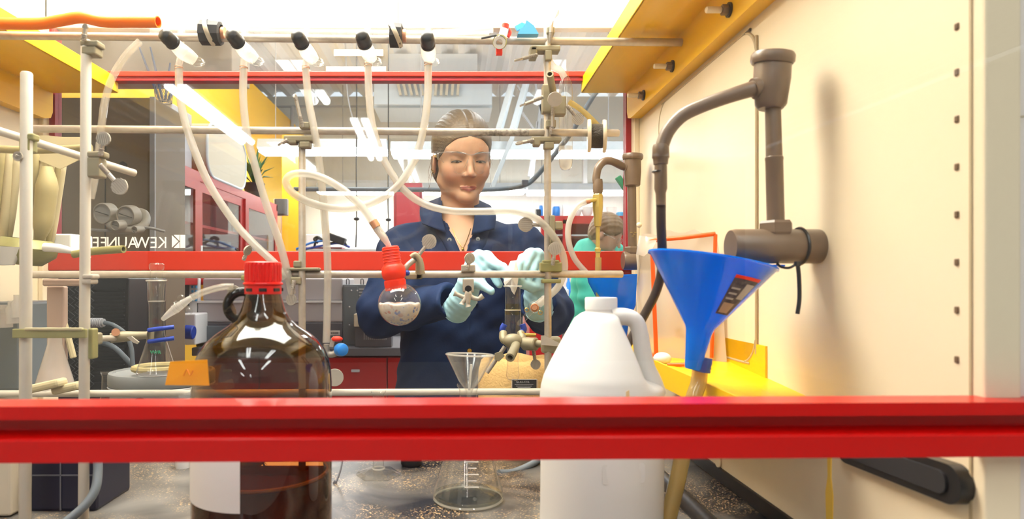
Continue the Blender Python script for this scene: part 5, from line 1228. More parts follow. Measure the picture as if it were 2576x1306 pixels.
obj('flap', ([P(1600, 640, 1435), P(1608, 592, 1450), P(1655, 600, 1520), P(1640, 628, 1555), P(1620, 645, 1520), P(1630, 615, 1535)], [(0, 1, 5), (1, 2, 5), (2, 3, 5), (3, 4, 5), (4, 0, 5)]), 'bag', bg, smooth='all')
kc = tag(obj('wad', ball(P(1666, 902, 1600), .014, 16, 10, (1, .9, .7)), 'paper'), 'small white tissue wad on the yellow tray lip', 'wad')
tag(obj('screw_eye', ball(P(1608, 566, 1200), .006, 12, 8), 'cream'), 'small cream plug on the panel beside the far faucet', 'plug')
tag(obj('wall_plug', cyl(V((WR, P(1810, 1160, 663/WR).y, P(1810, 1160, 663/WR).z)), V((WR-.004, P(1810, 1160, 663/WR).y, P(1810, 1160, 663/WR).z)), .011, 20, bev=.001), 'cream'), 'round cream plug low on the right panel below the rail', 'plug')
tag(obj('bench_hose', tube([P(1255, 1190, 1480), P(1290, 1188, 1460), P(1330, 1172, 1440), P(1365, 1150, 1400), P(1400, 1120, 1350)], .006, 12), 'slate'), 'grey hose on the worktop right of the conical flask', 'hose')
tag(obj('rubber_stopper', lathe([(.017, 0), (.019, .004), (.016, .04), (.0001, .04)], V((P(1035, 0, 1420).x, P(1035, 0, 1420).y, BZ)), (0, 0, 1), 20, True), 'black_matte'), 'black rubber stopper on the worktop left of the conical flask', 'stopper')
tag(obj('plastic_cup', lathe([(.012, 0), (.014, .03), (.015, .031)], V((P(460, 0, 1440).x, P(460, 0, 1440).y, BZ)), (0, 0, 1), 18, True), 'lab_white'), 'small white cup on the worktop left of the bottle base', 'cup')
hook_ = tag(obj('scoopula', join(tube([P(845, 1215, 1560), P(856, 1185, 1545), P(862, 1155, 1530)], .0015, 8), ball(P(842, 1222, 1562), .006, 10, 6, (.6, .3, 1.5))), 'grey_dark'), 'thin dark spatula lying beside the bottle base', 'spatula')
tag(obj('glass_slide', join(box(P(520, 985, 1900), (.075, .002, .012), .0005, Quaternion((0, 1, 0), -.3))), 'plastic_clear'), 'clear plastic tray edge left of the bottle body', 'tray')
# ------------------------------------------------------------------ the woman in the lab coat
def attr_mat(name, rough=.5, sss=0, bump=0, bscale=(1, 1, 1), spec=.5, bdist=.002, mixdark=0):
    m, n, l, b = nt(name); MAT[name] = m
    a = n.new('ShaderNodeAttribute'); a.attribute_name = 'tint'
    b.inputs['Roughness'].default_value = rough; b.inputs['Specular IOR Level'].default_value = spec
    col = a.outputs['Color']
    if bump or mixdark:
        tc = n.new('ShaderNodeTexCoord'); mp = n.new('ShaderNodeMapping'); mp.inputs['Scale'].default_value = bscale
        l.new(tc.outputs['Object'], mp.inputs['Vector']); t = n.new('ShaderNodeTexNoise'); t.inputs['Scale'].default_value = 1; t.inputs['Detail'].default_value = 5
        l.new(mp.outputs[0], t.inputs['Vector'])
        if bump:
            bp = n.new('ShaderNodeBump'); bp.inputs['Strength'].default_value = bump; bp.inputs['Distance'].default_value = bdist
            l.new(t.outputs[0], bp.inputs['Height']); l.new(bp.outputs[0], b.inputs['Normal'])
        if mixdark:
            r = n.new('ShaderNodeMapRange'); r.inputs[1].default_value = .3; r.inputs[2].default_value = .7; r.inputs[3].default_value = 1-mixdark; r.inputs[4].default_value = 1+mixdark*.4
            l.new(t.outputs[0], r.inputs[0]); vm_ = n.new('ShaderNodeVectorMath'); vm_.operation = 'SCALE'
            l.new(col, vm_.inputs[0]); l.new(r.outputs[0], vm_.inputs['Scale']); col = vm_.outputs[0]
    l.new(col, b.inputs['Base Color'])
    if sss:
        b.inputs['Subsurface Weight'].default_value = sss; b.inputs['Subsurface Scale'].default_value = .006; b.inputs['Subsurface Radius'].default_value = (1, .45, .3)
    return m
def tint(o, cols):
    at = o.data.attributes.new('tint', 'FLOAT_COLOR', 'POINT')
    c4 = np.ones((len(cols), 4), np.float32); c4[:, :3] = cols; at.data.foreach_set('color', c4.ravel())
attr_mat('skin', .45, .12, .12, (260, 260, 260), .4, .0006)
attr_mat('hair', .42, 0, .8, (60, 420, 300), .45, .0015, .35)
mat('navy', (.009, .022, .075), .75, noise=.5, nscale=9, col2=(.016, .045, .135), bump=.12, bscale=160, spec=.25)
mat('glove', (.42, .70, .80), .45, noise=.25, nscale=30, col2=(.32, .62, .74), bump=.15, bscale=90, spec=.4)
mat('eye_white', (.75, .72, .68), .3); mat('iris', (.05, .035, .025), .2); mat('lash', (.03, .02, .015), .6); mat('brow', (.26, .15, .08), .7)
mat('silver', (.7, .7, .68), .25, metal=1)

HC = V((.015, 1.792, CZ+.332))
HR = Matrix.Rotation(math.radians(13), 3, 'Z') @ Matrix.Rotation(math.radians(13), 3, 'X') @ Matrix.Rotation(math.radians(-2), 3, 'Y')
def sym(f): return lambda q: np.minimum(f(q, 1), f(q, -1))
def head_sdf(q):
    d = d_ell(q, (0, .008, .040), (.073, .097, .082))
    d = smin(d, d_ell(q, (0, -.022, -.022), (.0625, .069, .081)), .03)
    d = smin(d, d_ell(q, (0, -.032, .048), (.060, .058, .052)), .03)
    for s in (1, -1):
        d = smin(d, d_cap(q, (s*.050, -.002, -.056), (s*.010, -.068, -.090), .018, .0165), .022)
        d = smin(d, d_ell(q, (s*.036, -.062, -.026), (.023, .022, .024)), .03)
    d = smin(d, d_ell(q, (0, -.077, -.0925), (.018, .017, .0145)), .016)
    for s in (1, -1):
        d = smax(d, -d_ell(q, (s*.033, -.104, .006), (.020, .020, .0125)), .014)
        d = smin(d, d_cap(q, (s*.012, -.085, .026), (s*.046, -.070, .029), .0075, .006), .014)
        d = smin(d, d_ell(q, (s*.032, -.0735, .004), (.0155, .0125, .0105)), .006)
    d = smin(d, d_cap(q, (0, -.083, .018), (0, -.1085, -.029), .0068, .0098), .010)
    for s in (1, -1): d = smin(d, d_ell(q, (s*.0118, -.0985, -.034), (.0062, .009, .0065)), .007)
    for s in (1, -1): d = smax(d, -d_ell(q, (s*.0065, -.105, -.0415), (.0032, .004, .0025)), .003)
    d = smax(d, -d_cap(q, (0, -.1055, -.044), (0, -.1025, -.055), .0025, .003), .006)
    for s in (1, -1):
        d = smin(d, d_cap(q, (s*.0225, -.0850, -.0660), (s*.005, -.0925, -.0634), .0016, .0027), .008)
        d = smin(d, d_cap(q, (s*.017, -.0865, -.0695), (0, -.0925, -.0720), .0028, .0043), .007)
    for s in (1, -1): d = smax(d, -d_cap(q, (s*.0235, -.0905, -.0665), (0, -.0995, -.0662), .0006, .0010), .002)
    for s in (1, -1):   # ears
        R = Matrix.Rotation(s*.35, 3, 'Z') @ Matrix.Rotation(.15, 3, 'X')
        e = d_ell(q, (s*.075, .008, -.008), (.0065, .018, .031), np.array(R))
        e = smax(e, -d_ell(q, (s*.081, .004, -.004), (.005, .010, .018), np.array(R)), .005)
        d = smin(d, e, .005)
    return d
def to_head(p): return (p-np.array(HC)) @ np.array(HR)
NB = np.array((.012, 1.83, CZ+.15))
def skin_sdf(p):
    d = head_sdf(to_head(p))
    n0 = np.array(HC+HR @ V((0, .018, -.055)))
    d = smin(d, d_cap(p, n0, NB, .052, .056), .022)
    d = smin(d, d_ell(p, (.014, 1.80, CZ+.02), (.130, .090, .155)), .03)
    d = smin(d, d_cap(p, (-.11, 1.835, CZ+.085), (.14, 1.835, CZ+.085), .03), .03)
    return d
lo = (HC.x-.19, 1.60, CZ-.06); hi = (HC.x+.20, 1.95, CZ+.475)
sv_, sf_ = surfnet(skin_sdf, lo, hi, .0030)
woman = obj('person', (sv_, sf_), 'skin', smooth='all', origin=(.012, 1.82, 0))
tag(woman, 'woman in navy lab coat, safety glasses and pale blue gloves, looking down', 'person')
q = to_head(sv_)
base = np.tile(np.array((.74, .42, .26)), (len(q), 1))
def soft(d, w_): return np.clip(1-d/w_, 0, 1)
lip = np.full(len(q), 1.0)
for s in (1, -1):
    lip = np.minimum(lip, d_cap(q, (s*.0215, -.0880, -.0662), (s*.004, -.0960, -.0640), .0010, .0024))
    lip = np.minimum(lip, d_cap(q, (s*.016, -.0895, -.0692), (0, -.0965, -.0720), .0020, .0034))
k = soft(lip, .0022)[:, None]; base = base*(1-k)+np.array((.47, .145, .12))*k
for s in (1, -1):
    k = (.35*soft(d_ell(q, (s*.042, -.075, -.03), (.016, .02, .014)), .02))[:, None]; base = base*(1-k)+np.array((.70, .27, .17))*k
k = (.3*soft(d_ell(q, (0, -.11, -.028), (.008, .01, .008)), .01))[:, None]; base = base*(1-k)+np.array((.70, .29, .19))*k
for s in (1, -1):
    k = (.45*soft(d_ell(q, (s*.032, -.085, .006), (.015, .012, .008)), .006))[:, None]; base = base*(1-k)+np.array((.50, .24, .15))*k
tint(woman, base)
def hw(v): return HC+HR @ V(v)
def sy(x, z):
    ys_ = np.linspace(-.13, .0, 400); pts = np.stack([np.full(400, x), ys_, np.full(400, z)], 1)
    v = head_sdf(pts); i = int(np.argmax(v < 0)); return float(ys_[i])
def on(x, z, off=0): return hw((x, sy(x, z)-off, z))
for s in (1, -1):
    ex = s*.032
    pts = []
    ey = obj('eye', ball(hw((ex, sy(ex, .0005)+.0018, .0002)), 1, 16, 10, (.0112, .0030, .0024), HR), 'eye_white', woman)
    obj('iris', ball(hw((ex-s*.0005, sy(ex, .0005)-.0004, -.0008)), 1, 14, 8, (.0044, .0015, .0024), HR), 'iris', ey)
    obj('upper_lash', tube([on(ex-s*.0125, .0000, .0004), on(ex-s*.006, .0022, .0008), on(ex, .0026, .001), on(ex+s*.007, .0018, .001), on(ex+s*.0142, -.0012, .0008)], .0012, 8, True, 4), 'lash', ey)
    obj('lower_lash', tube([on(ex-s*.012, -.0002, .0001), on(ex, -.0034, .0002), on(ex+s*.0125, -.0006, .0002)], .0004, 6, True, 4), 'brow', ey)
    obj('lid_crease', tube([on(ex-s*.012, .0075, -.0002), on(ex, .0115, -.0002), on(ex+s*.014, .0070, -.0002)], .0005, 6, True, 4), 'brow', ey)
    obj('eyebrow', tube([on(s*.013, .0205, .0000), on(s*.023, .0245, .0001), on(s*.035, .0262, .0001), on(s*.048, .0220, .0001)], .002, 8, True, 5, radii=[.0014, .0018, .0015, .0006]), 'brow', woman)
obj('lip_shade_line', tube([on(-.0225, -.0663, -.0004), on(-.012, -.0660, -.0004), on(0, -.0665, -.0004), on(.012, -.0660, -.0004), on(.0225, -.0663, -.0004)], .0007, 6, True, 4), mat('lip_shade', (.16, .05, .04), .6), woman)  # dark tube paints the shade along the mouth groove
# hair, combed back from a centre parting into a low knot
def hair_sdf(p):
    q = to_head(p)
    d = d_ell(q, (0, .006, .045), (.0815, .107, .092))
    d = smin(d, d_ell(q, (0, .045, -.02), (.075, .062, .075)), .03)
    d = smin(d, d_ell(q, (0, .10, -.045), (.042, .034, .036)), .02)
    part = -.0035*np.exp(-(q[..., 0]/.006)**2)*(q[..., 2] > .06)
    d = d-part
    ang = np.arctan2(q[..., 0], q[..., 2]-.02)
    d = d+.0004*np.sin(ang*60+q[..., 1]*60)+.0003*np.sin(ang*111-q[..., 1]*90)
    ks = ((np.abs(q[..., 0])/.068)**2.5+(np.abs(q[..., 2]+.040)/.104)**2.5)**.4
    carve = np.maximum((ks-1)*.068, q[..., 1]+.028)
    d = smax(d, -carve, .006)
    d = smax(d, -d_ell(q, (0, -.06, -.11), (.085, .09, .075)), .006)
    for s in (1, -1): d = smax(d, -d_ell(q, (s*.084, .0, -.018), (.016, .019, .028)), .005)
    d = smax(d, -(head_sdf(q)+.004), .002)
    return d
hv, hf = surfnet(hair_sdf, (HC.x-.12, HC.y-.12, HC.z-.13), (HC.x+.12, HC.y+.17, HC.z+.15), .0026)
hair = obj('hair', (hv, hf), 'hair', woman, smooth='all')
qh = to_head(hv); t_ = np.clip((qh[:, 2]+.02)/.14, 0, 1)[:, None]
tint(hair, np.tile(np.array((.165, .105, .053)), (len(hv), 1)))
random.seed(11)
for k in range(9):     # loose strands
    s = -1 if k < 6 else 1; z = random.uniform(-.06, .03)
    a_ = hw((s*.078, random.uniform(.0, .03), z+.02)); b_ = hw((s*(.082+random.uniform(0, .008)), random.uniform(.0, .04), z-.015)); c_ = hw((s*(.08+random.uniform(.0, .014)), random.uniform(.0, .03), z-.04))
    obj('strand', tube([a_, b_, c_], .0003, 5, True, 4), 'brow', hair)
# safety glasses
gl_ = obj('safety_glasses', tube([hw((-.0715, -.045, .022)), hw((-.066, -.072, .0235)), hw((-.05, -.095, .0255)), hw((-.02, -.110, .0235)), hw((0, -.113, .0185)), hw((.02, -.110, .0235)), hw((.05, -.095, .0255)), hw((.066, -.072, .0235)), hw((.0715, -.045, .022))], .0011, 8, True, 5), glassmat('lens_rim', (.95, .95, .94), (.75, .75, .75), 1, haze=.2), woman)
def gy(x): return -(.113-.0*abs(x))+11.5*abs(x)**2*(1+abs(x)*2)
for s in (1, -1):
    vs, fs = [], []; N_ = 20; Mz = 8
    for lay in (0, .0015):
        for i in range(N_+1):
            u_ = i/N_; x = s*(.006+.0655*u_)
            up = .0195+.006*math.sin(min(1, u_*1.4)*math.pi*.6)-.004*u_**3; lw_ = .012-.042*math.sin(min(1, u_**.62)*math.pi)**.8 if u_ < .98 else .004
            lw_ = min(lw_, up-.004)
            for j in range(Mz+1):
                z = lw_+(up-lw_)*j/Mz; vs.append(hw((x, gy(x)+lay+.004*(1-j/Mz), z)))
    W_ = (N_+1)*(Mz+1)
    for lay in (0, 1):
        for i in range(N_):
            for j in range(Mz):
                a = lay*W_+i*(Mz+1)+j; qd = (a, a+1, a+Mz+2, a+Mz+1); fs.append(qd if (lay == 0) == (s > 0) else qd[::-1])
    obj('lens', (vs, fs), 'lens', gl_, smooth='all')
    low = [V(vs[i*(Mz+1)]) for i in range(0, N_+1, 2)]
    obj('lens_edge', tube(low, .0006, 6, True, 2), 'lens_rim', gl_)
    obj('temple', box(hw((s*.0785, -.005, .0135)), (.0018, .085, .010), .0006, HR), 'lens_rim', gl_)
    obj('hinge', box(hw((s*.0745, -.045, .012)), (.0025, .006, .018), .0006, HR), 'lens_rim', gl_)
    obj('nose_pad', tube([hw((s*.0075, -.106, .006)), hw((s*.011, -.103, -.004)), hw((s*.0155, -.099, -.014))], .001, 8), 'lens_rim', gl_)
for k, (y_, z_, r_) in enumerate(((.0, -.038, .0055), (-.003, -.03, .0035), (.014, -.026, .003))):
    obj('earring', torus(hw((-.0795, y_, z_)), (.7, .7, 0), r_, .0008, 16, 6), 'gold', woman)
# ---- lab coat
def fold(p): return .0050*np.sin(p[..., 0]*38+p[..., 2]*21+2*np.sin(p[..., 2]*17))*np.sin(p[..., 2]*29-p[..., 0]*13+1.3)+.0028*np.sin(p[..., 2]*62+p[..., 0]*55+2.5*np.sin(p[..., 0]*23))*(.5+.5*np.sin(p[..., 0]*31+p[..., 2]*11))+.0015*np.sin(p[..., 2]*120-p[..., 0]*90+p[..., 1]*60)
ARM_R = [(-.155, 1.815, CZ+.088), (-.196, 1.735, CZ-.085), (-.012, 1.522, CZ-.046)]
ARM_L = [(.190, 1.815, CZ+.088), (.246, 1.725, CZ-.080), (.187, 1.520, CZ-.055)]
def flat(p, c_, ky): r_ = p.copy(); r_[..., 1] = c_+(p[..., 1]-c_)*ky; return r_
def coat_sdf(p, inner=False):
    g = .0
    pf = flat(p, 1.82, 1.35)
    d = d_ell(p, (.016, 1.815, CZ+.0), (.172, .115, .17))
    d = smin(d, d_cap(p, (-.118, 1.828, CZ+.112), (.150, 1.828, CZ+.112), .052), .05)
    d = smin(d, d_cap(p, (.012, 1.835, CZ+.11), (.012, 1.835, CZ+.178), .085, .066), .035)
    d = smin(d, d_cap(pf, (.016, 1.82, CZ-.08), (.02, 1.82, CZ-.60), .165, .215), .06)
    for A, w_ in ((ARM_R, 1), (ARM_L, -1)):
        a = chain(p, A, (.064, .060, .042), .03)
        d = smin(d, a, .03)
    d = d+fold(p)
    for A in (ARM_R, ARM_L):     # open cuffs
        dr = np.array(A[2])-np.array(A[1]); dr = dr/np.linalg.norm(dr)
        t = (p-np.array(A[2])) @ dr
        near = np.linalg.norm(p-np.array(A[2]), axis=-1) < .12
        d = np.where(near, smax(d, t-.004, .004), d)
        c_ = d_cap(p, np.array(A[2])-dr*.008, np.array(A[2])+dr*.05, .031)
        d = np.where(near, smax(d, -c_, .004), d)
    # neck opening with a V down the front
    hw_ = np.maximum(.0, (p[..., 2]-(CZ+.070)))*.40+.001
    vx = .021-.10*(p[..., 2]-(CZ+.075))
    v = np.maximum(np.abs(p[..., 0]-vx)-hw_, p[..., 1]-1.79)
    v = np.maximum(v, (CZ+.070)-p[..., 2])
    d = smax(d, -v, .004)
    d = smax(d, -d_cap(p, (.012, 1.822, CZ+.10), tuple(np.array(HC)+np.array((0, .0, -.06))), .057, .066), .004)
    d = smax(d, p[..., 2]-(CZ+.205), .005)
    d = smax(d, (CZ-.60)-p[..., 2], .004)
    return d
cvv, cff = surfnet(coat_sdf, (-.31, 1.45, CZ-.62), (.36, 2.06, CZ+.24), .0062)
coat = obj('lab_coat', (cvv, cff), 'navy', woman, smooth='all')
# collar and lapels: thin folded strips
def strip(pts_in, pts_out, th=.004, n=6):
    a = smooth_path(pts_in, n); b_ = smooth_path(pts_out, n); N_ = min(len(a), len(b_)); vs, fs = [], []
    for lay in (0, 1):
        for i in range(N_):
            for t in (0, .5, 1):
                vs.append(a[i].lerp(b_[i], t)+V((0, -.006*math.sin(t*math.pi)-lay*th*.0, 0))+V((0, th*lay, -th*.4*lay)))
    for lay in (0, 1):
        for i in range(N_-1):
            for t in (0, 1):
                k_ = lay*N_*3+i*3+t; qd = (k_, k_+1, k_+4, k_+3); fs.append(qd if lay else qd[::-1])
    M3 = N_*3
    for i in range(N_-1):
        for t in (0, 2):
            k_ = i*3+t; fs.append((k_, k_+3, k_+3+M3, k_+M3))
    for i in (0, N_-1):
        for t in (0, 1):
            k_ = i*3+t; fs.append((k_, k_+1, k_+1+M3, k_+M3))
    return vs, fs
cl_ = obj('collar', strip([P(1122, 585, 962), P(1112, 548, 945), P(1112, 515, 920), P(1114, 496, 890), P(1125, 488, 855)], [P(1062, 562, 955), P(1056, 538, 935), P(1058, 520, 912), P(1066, 512, 885), P(1085, 510, 860)]), 'navy', coat, smooth='all')
cl2 = obj('collar', strip([P(1186, 590, 962), P(1193, 550, 945), P(1193, 520, 920), P(1191, 502, 890), P(1180, 490, 855)], [P(1244, 575, 950), P(1248, 545, 930), P(1240, 528, 910), P(1232, 516, 885), P(1215, 510, 860)]), 'navy', coat, smooth='all')
def coat_y(x, y, s0=960):
    """front surface of the coat along the view ray of a frame position"""
    o = np.array((0, 0, CZ)); dvec = np.array(((x-VX)/FPX, 1, (VY-y)/FPX)); ts = np.linspace(1.42, 1.9, 900)
    v = coat_sdf(o+ts[:, None]*dvec); i = int(np.argmax(v < 0)); return V(o+ts[i]*dvec) if (v < 0).any() else P(x, y, s0)
obj('lapel', strip([coat_y(1112, 540)+V((0, -.004, 0)), coat_y(1128, 575)+V((0, -.004, 0)), coat_y(1146, 604)+V((0, -.004, 0)), coat_y(1158, 634)+V((0, -.004, 0))], [coat_y(1085, 560)+V((0, -.003, 0)), coat_y(1098, 585)+V((0, -.003, 0)), coat_y(1113, 606)+V((0, -.003, 0)), coat_y(1130, 640)+V((0, -.003, 0))], .003), 'navy', coat, smooth='all')
obj('lapel', strip([coat_y(1204, 540)+V((0, -.004, 0)), coat_y(1194, 575)+V((0, -.004, 0)), coat_y(1184, 604)+V((0, -.004, 0)), coat_y(1176, 634)+V((0, -.004, 0))], [coat_y(1240, 560)+V((0, -.003, 0)), coat_y(1230, 585)+V((0, -.003, 0)), coat_y(1224, 606)+V((0, -.003, 0)), coat_y(1216, 640)+V((0, -.003, 0))], .003), 'navy', coat, smooth='all')
for x, y, m_ in ((1131, 604, 'silver'), (1202, 602, 'silver'), (1181, 882, 'gold'), (1196, 760, 'silver')):
    p_ = coat_y(x, y)+V((0, -.0055, 0))
    obj('snap', lathe([(.0001, -.002), (.0025, -.002), (.003, -.0035), (.0055, -.0035), (.0065, -.001), (.0065, .004)], p_, (0, 1, -.05), 20), m_, coat)
pk = [coat_y(1172+k_*3.0, 640+k_*58)+V((0, -.0012, 0)) for k_ in range(6)]
obj('front_seam', tube(pk, .0016, 6, True, 4), 'navy', coat)
# necklace
nl = [P(1148, 590, 955), P(1157, 612, 958), P(1163, 626, 960), P(1166, 618, 960), P(1176, 600, 957), P(1186, 580, 955)]
def skin_pt(x, y):
    o = np.array((0, 0, CZ)); dvec = np.array(((x-VX)/FPX, 1, (VY-y)/FPX)); ts = np.linspace(1.55, 1.95, 700)
    v = skin_sdf(o+ts[:, None]*dvec); i = int(np.argmax(v < 0)); return V(o+(ts[i]-.002)*dvec)
nk = obj('necklace', tube([skin_pt(x, y) for x, y in ((1138, 575), (1147, 597), (1158, 616), (1164, 624), (1171, 612), (1179, 592), (1184, 575))], .0008, 6, True, 4), 'gold', woman)
obj('pendant', join(ball(skin_pt(1164, 627), .0035, 10, 8), torus(skin_pt(1165, 631), (0, 1, 0), .003, .0009, 14, 6)), 'gold', nk)
# ---- gloves
def hand(label, wrist, cuff, palm, kn, fingers, thumb_):
    A = lambda t: np.array(P(*t)); w_ = A(wrist); cu_ = A(cuff); pm = A(palm)
    kp = [A(t) for t in kn]; fp = [[A(t) for t in f] for f in fingers]; tp_ = [A(t) for t in thumb_]
    def f(p):
        d = d_cap(p, cu_, w_, .033, .028)
        d = smin(d, d_cap(p, w_, pm, .026, .027), .02)
        for k_ in kp: d = smin(d, d_cap(p, pm*.5+w_*.5, k_, .017, .0118), .012)
        for i in range(3): d = smin(d, d_cap(p, kp[i], kp[i+1], .011, .011), .008)
        for k_, fg in zip(kp, fp):
            e = chain(p, [k_]+fg, (.0112, .0098, .0082), .004); d = smin(d, e, .0035)
        d = smin(d, chain(p, tp_, (.0155, .0115, .0092), .005), .007)
        return d+.0009*np.sin(p[..., 0]*230+p[..., 2]*110)*np.sin(p[..., 2]*210-p[..., 1]*90)
    allp = np.array([w_, cu_, pm]+kp+[x for f_ in fp for x in f_]+tp_)
    g = surfnet(f, allp.min(0)-.045, allp.max(0)+.045, .0023)
    o = obj('glove', g, 'glove', woman, smooth='all'); o['label'] = label
    dr = V(w_-cu_).normalized()
    obj('cuff_roll', torus(V(cu_)-dr*.012, dr, .031, .0018, 28, 8), 'glove', o)
hand('pale blue glove on the hand at left, pinching', (1166, 752, 1105), (1150, 776, 1080), (1187, 695, 1130),
     [(1236, 660, 1160), (1224, 646, 1150), (1206, 644, 1138), (1184, 652, 1125)],
     [[(1264, 672, 1180), (1288, 700, 1192)], [(1254, 668, 1166), (1280, 706, 1178)], [(1236, 684, 1158), (1256, 716, 1164)], [(1204, 694, 1150), (1222, 722, 1152)]],
     [(1168, 712, 1128), (1206, 712, 1166), (1234, 732, 1178)])
hand('pale blue glove on the hand at right, fingers bent down', (1352, 752, 1100), (1356, 775, 1085), (1350, 690, 1128),
     [(1318, 652, 1160), (1334, 640, 1150), (1352, 640, 1140), (1368, 652, 1128)],
     [[(1302, 668, 1184), (1300, 698, 1192)], [(1316, 674, 1176), (1308, 706, 1184)], [(1336, 684, 1164), (1324, 716, 1170)], [(1356, 692, 1150), (1346, 720, 1154)]],
     [(1362, 712, 1128), (1338, 722, 1160), (1314, 716, 1178)])
# trousers and shoes (below the worktop)
def legs_sdf(p):
    d = None
    for s in (1, -1):
        e = chain(p, [(.02+s*.085, 1.84, CZ-.50), (.02+s*.09, 1.83, .48), (.02+s*.095, 1.86, .10)], (.085, .062, .048), .03)
        d = e if d is None else smin(d, e, .02)
    return d
tv, tf = surfnet(legs_sdf, (-.2, 1.7, .05), (.24, 1.98, CZ-.42), .012)
obj('trousers', (tv, tf), 'grey_dark', woman, smooth='all')
for s in (1, -1):
    def shoe(p, s=s): return np.maximum(smin(d_ell(p, (.02+s*.095, 1.80, .03), (.045, .12, .045)), d_ell(p, (.02+s*.095, 1.86, .06), (.042, .06, .06)), .03), -p[..., 2])
    obj('shoe', surfnet(shoe, (.02+s*.095-.07, 1.65, -.01), (.02+s*.095+.07, 1.95, .14), .009), 'black', woman, smooth='all')
# folded weighing paper between the fingers, dipping into the glass tube
wp = thing('weighing_paper', 'folded white weighing paper held between the gloves over the glass tube', 'paper', P(1288, 742, 1235))
pl = [(1284, 657), (1298, 655), (1303, 676), (1304, 700), (1301, 724), (1294, 742), (1287, 733), (1284, 724), (1270, 719), (1267, 710), (1270, 690), (1277, 672)]
N_ = len(pl); ctr = P(1288, 700, 1250)
vs = [P(x, y, 1232+(.5*(x-1285))) for x, y in pl]+[ctr]+[P(x, y, 1222+(.5*(x-1285))) for x, y in pl]+[ctr+V((0, .012, 0))]
fs = [(i, (i+1) % N_, N_) for i in range(N_)]+[(N_+1+(i+1) % N_, N_+1+i, 2*N_+1) for i in range(N_)]+[(i, N_+1+i, N_+1+(i+1) % N_, (i+1) % N_) for i in range(N_)]
obj('fold', (vs, fs), 'paper', wp, smooth=False)
# ------------------------------------------------------------------ the person in the teal hoodie, further back
TD = 4.05
def T(x, y, dd=0): return np.array(D(x, y, TD+dd))
mat('teal', (.06, .55, .42), .75, noise=.3, nscale=8, col2=(.04, .45, .34), bump=.3, bscale=60)
TH = V(T(1524, 592)); TR = Matrix.Rotation(math.radians(62), 3, 'Z') @ Matrix.Rotation(math.radians(28), 3, 'X')
def thq(p): return (p-np.array(TH)) @ np.array(TR)
def th_sdf(q):
    d = d_ell(q, (0, .008, .035), (.074, .095, .085)); d = smin(d, d_ell(q, (0, -.022, -.025), (.061, .069, .082)), .03)
    d = smin(d, d_cap(q, (0, -.083, .018), (0, -.108, -.027), .007, .010), .01); d = smin(d, d_ell(q, (0, -.077, -.095), (.02, .018, .016)), .02)
    for s in (1, -1):
        d = smax(d, -d_ell(q, (s*.033, -.104, .006), (.02, .02, .0125)), .014)
        d = smin(d, d_cap(q, (s*.018, -.087, -.062), (0, -.094, -.062), .004, .006), .006)
        d = smin(d, d_ell(q, (s*.075, .008, -.008), (.008, .017, .03)), .006)
    return d
TN = T(1490, 640, .06)
def ts_sdf(p):
    d = th_sdf(thq(p)); return smin(d, d_cap(p, np.array(TH+TR @ V((0, .03, -.06))), TN, .052, .06), .02)
v_, f_ = surfnet(ts_sdf, np.array(TH)-np.array((.24, .2, .2)), np.array(TH)+np.array((.16, .2, .16)), .005)
man = obj('person', (v_, f_), 'skin', smooth='all', origin=(TN[0], TN[1], 0)); tint(man, np.tile(np.array((.62, .36, .24)), (len(v_), 1)))
tag(man, 'person in a teal hoodie and safety glasses bending over work at right', 'person')
def th_hair(p):
    q = thq(p); d = d_ell(q, (0, .012, .048), (.086, .108, .094)); d = smin(d, d_ell(q, (0, .05, -.005), (.078, .062, .07)), .03)
    d = d+.003*np.sin(q[..., 0]*150+q[..., 1]*90)*np.sin(q[..., 2]*130+q[..., 1]*70)
    d = smax(d, -d_ell(q, (0, -.125, -.035), (.08, .085, .105)), .008); d = smax(d, -d_ell(q, (0, -.03, -.11), (.1, .09, .085)), .008)
    for s in (1, -1): d = smax(d, -d_ell(q, (s*.09, .0, -.02), (.02, .022, .03)), .005)
    return smax(d, -(th_sdf(q)+.004), .003)
v_, f_ = surfnet(th_hair, np.array(TH)-.17, np.array(TH)+.17, .005)
h_ = obj('hair', (v_, f_), 'hair', man, smooth='all'); tint(h_, np.tile(np.array((.25, .15, .075)), (len(v_), 1)))
def hood_sdf(p):
    d = d_cap(p, T(1500, 660, .1), T(1500, 800, .12), .15, .17)
    d = smin(d, d_cap(p, T(1472, 632, .02), T(1545, 632, .2), .07, .07), .06)
    d = smin(d, d_cap(p, T(1500, 800, .12), T(1505, 960, .14), .17, .18), .06)
    d = smin(d, chain(p, [T(1473, 645, 0), T(1482, 750, -.06), T(1545, 735, -.2)], (.07, .062, .045), .03), .03)
    d = smin(d, chain(p, [T(1545, 645, .22), T(1568, 740, .16), T(1600, 715, .0)], (.07, .06, .045), .03), .03)
    d = smin(d, d_ell(p, T(1487, 622, .1), (.085, .075, .05)), .03)
    d = d+.006*np.sin(p[..., 0]*23+p[..., 2]*31)*np.sin(p[..., 2]*37-p[..., 0]*9)
    d = smax(d, -d_cap(p, T(1500, 640, .06), np.array(TH), .055, .075), .008)
    return d
v_, f_ = surfnet(hood_sdf, (T(1440, 0)[0]-.12, TD-.32, T(0, 985)[2]), (T(1620, 0)[0]+.1, TD+.5, T(0, 590)[2]+.06), .011)
hd_ = obj('hoodie', (v_, f_), 'teal', man, smooth='all')
def hd2(p):
    a = d_cap(p, T(1545, 735, -.2), T(1562, 733, -.24), .03, .03)
    for k in range(4): a = smin(a, d_cap(p, T(1562, 729+k*4, -.24), T(1578, 731+k*4, -.26), .011, .008), .006)
    a = smin(a, d_cap(p, T(1555, 727, -.23), T(1570, 722, -.25), .012, .009), .006)
    return a
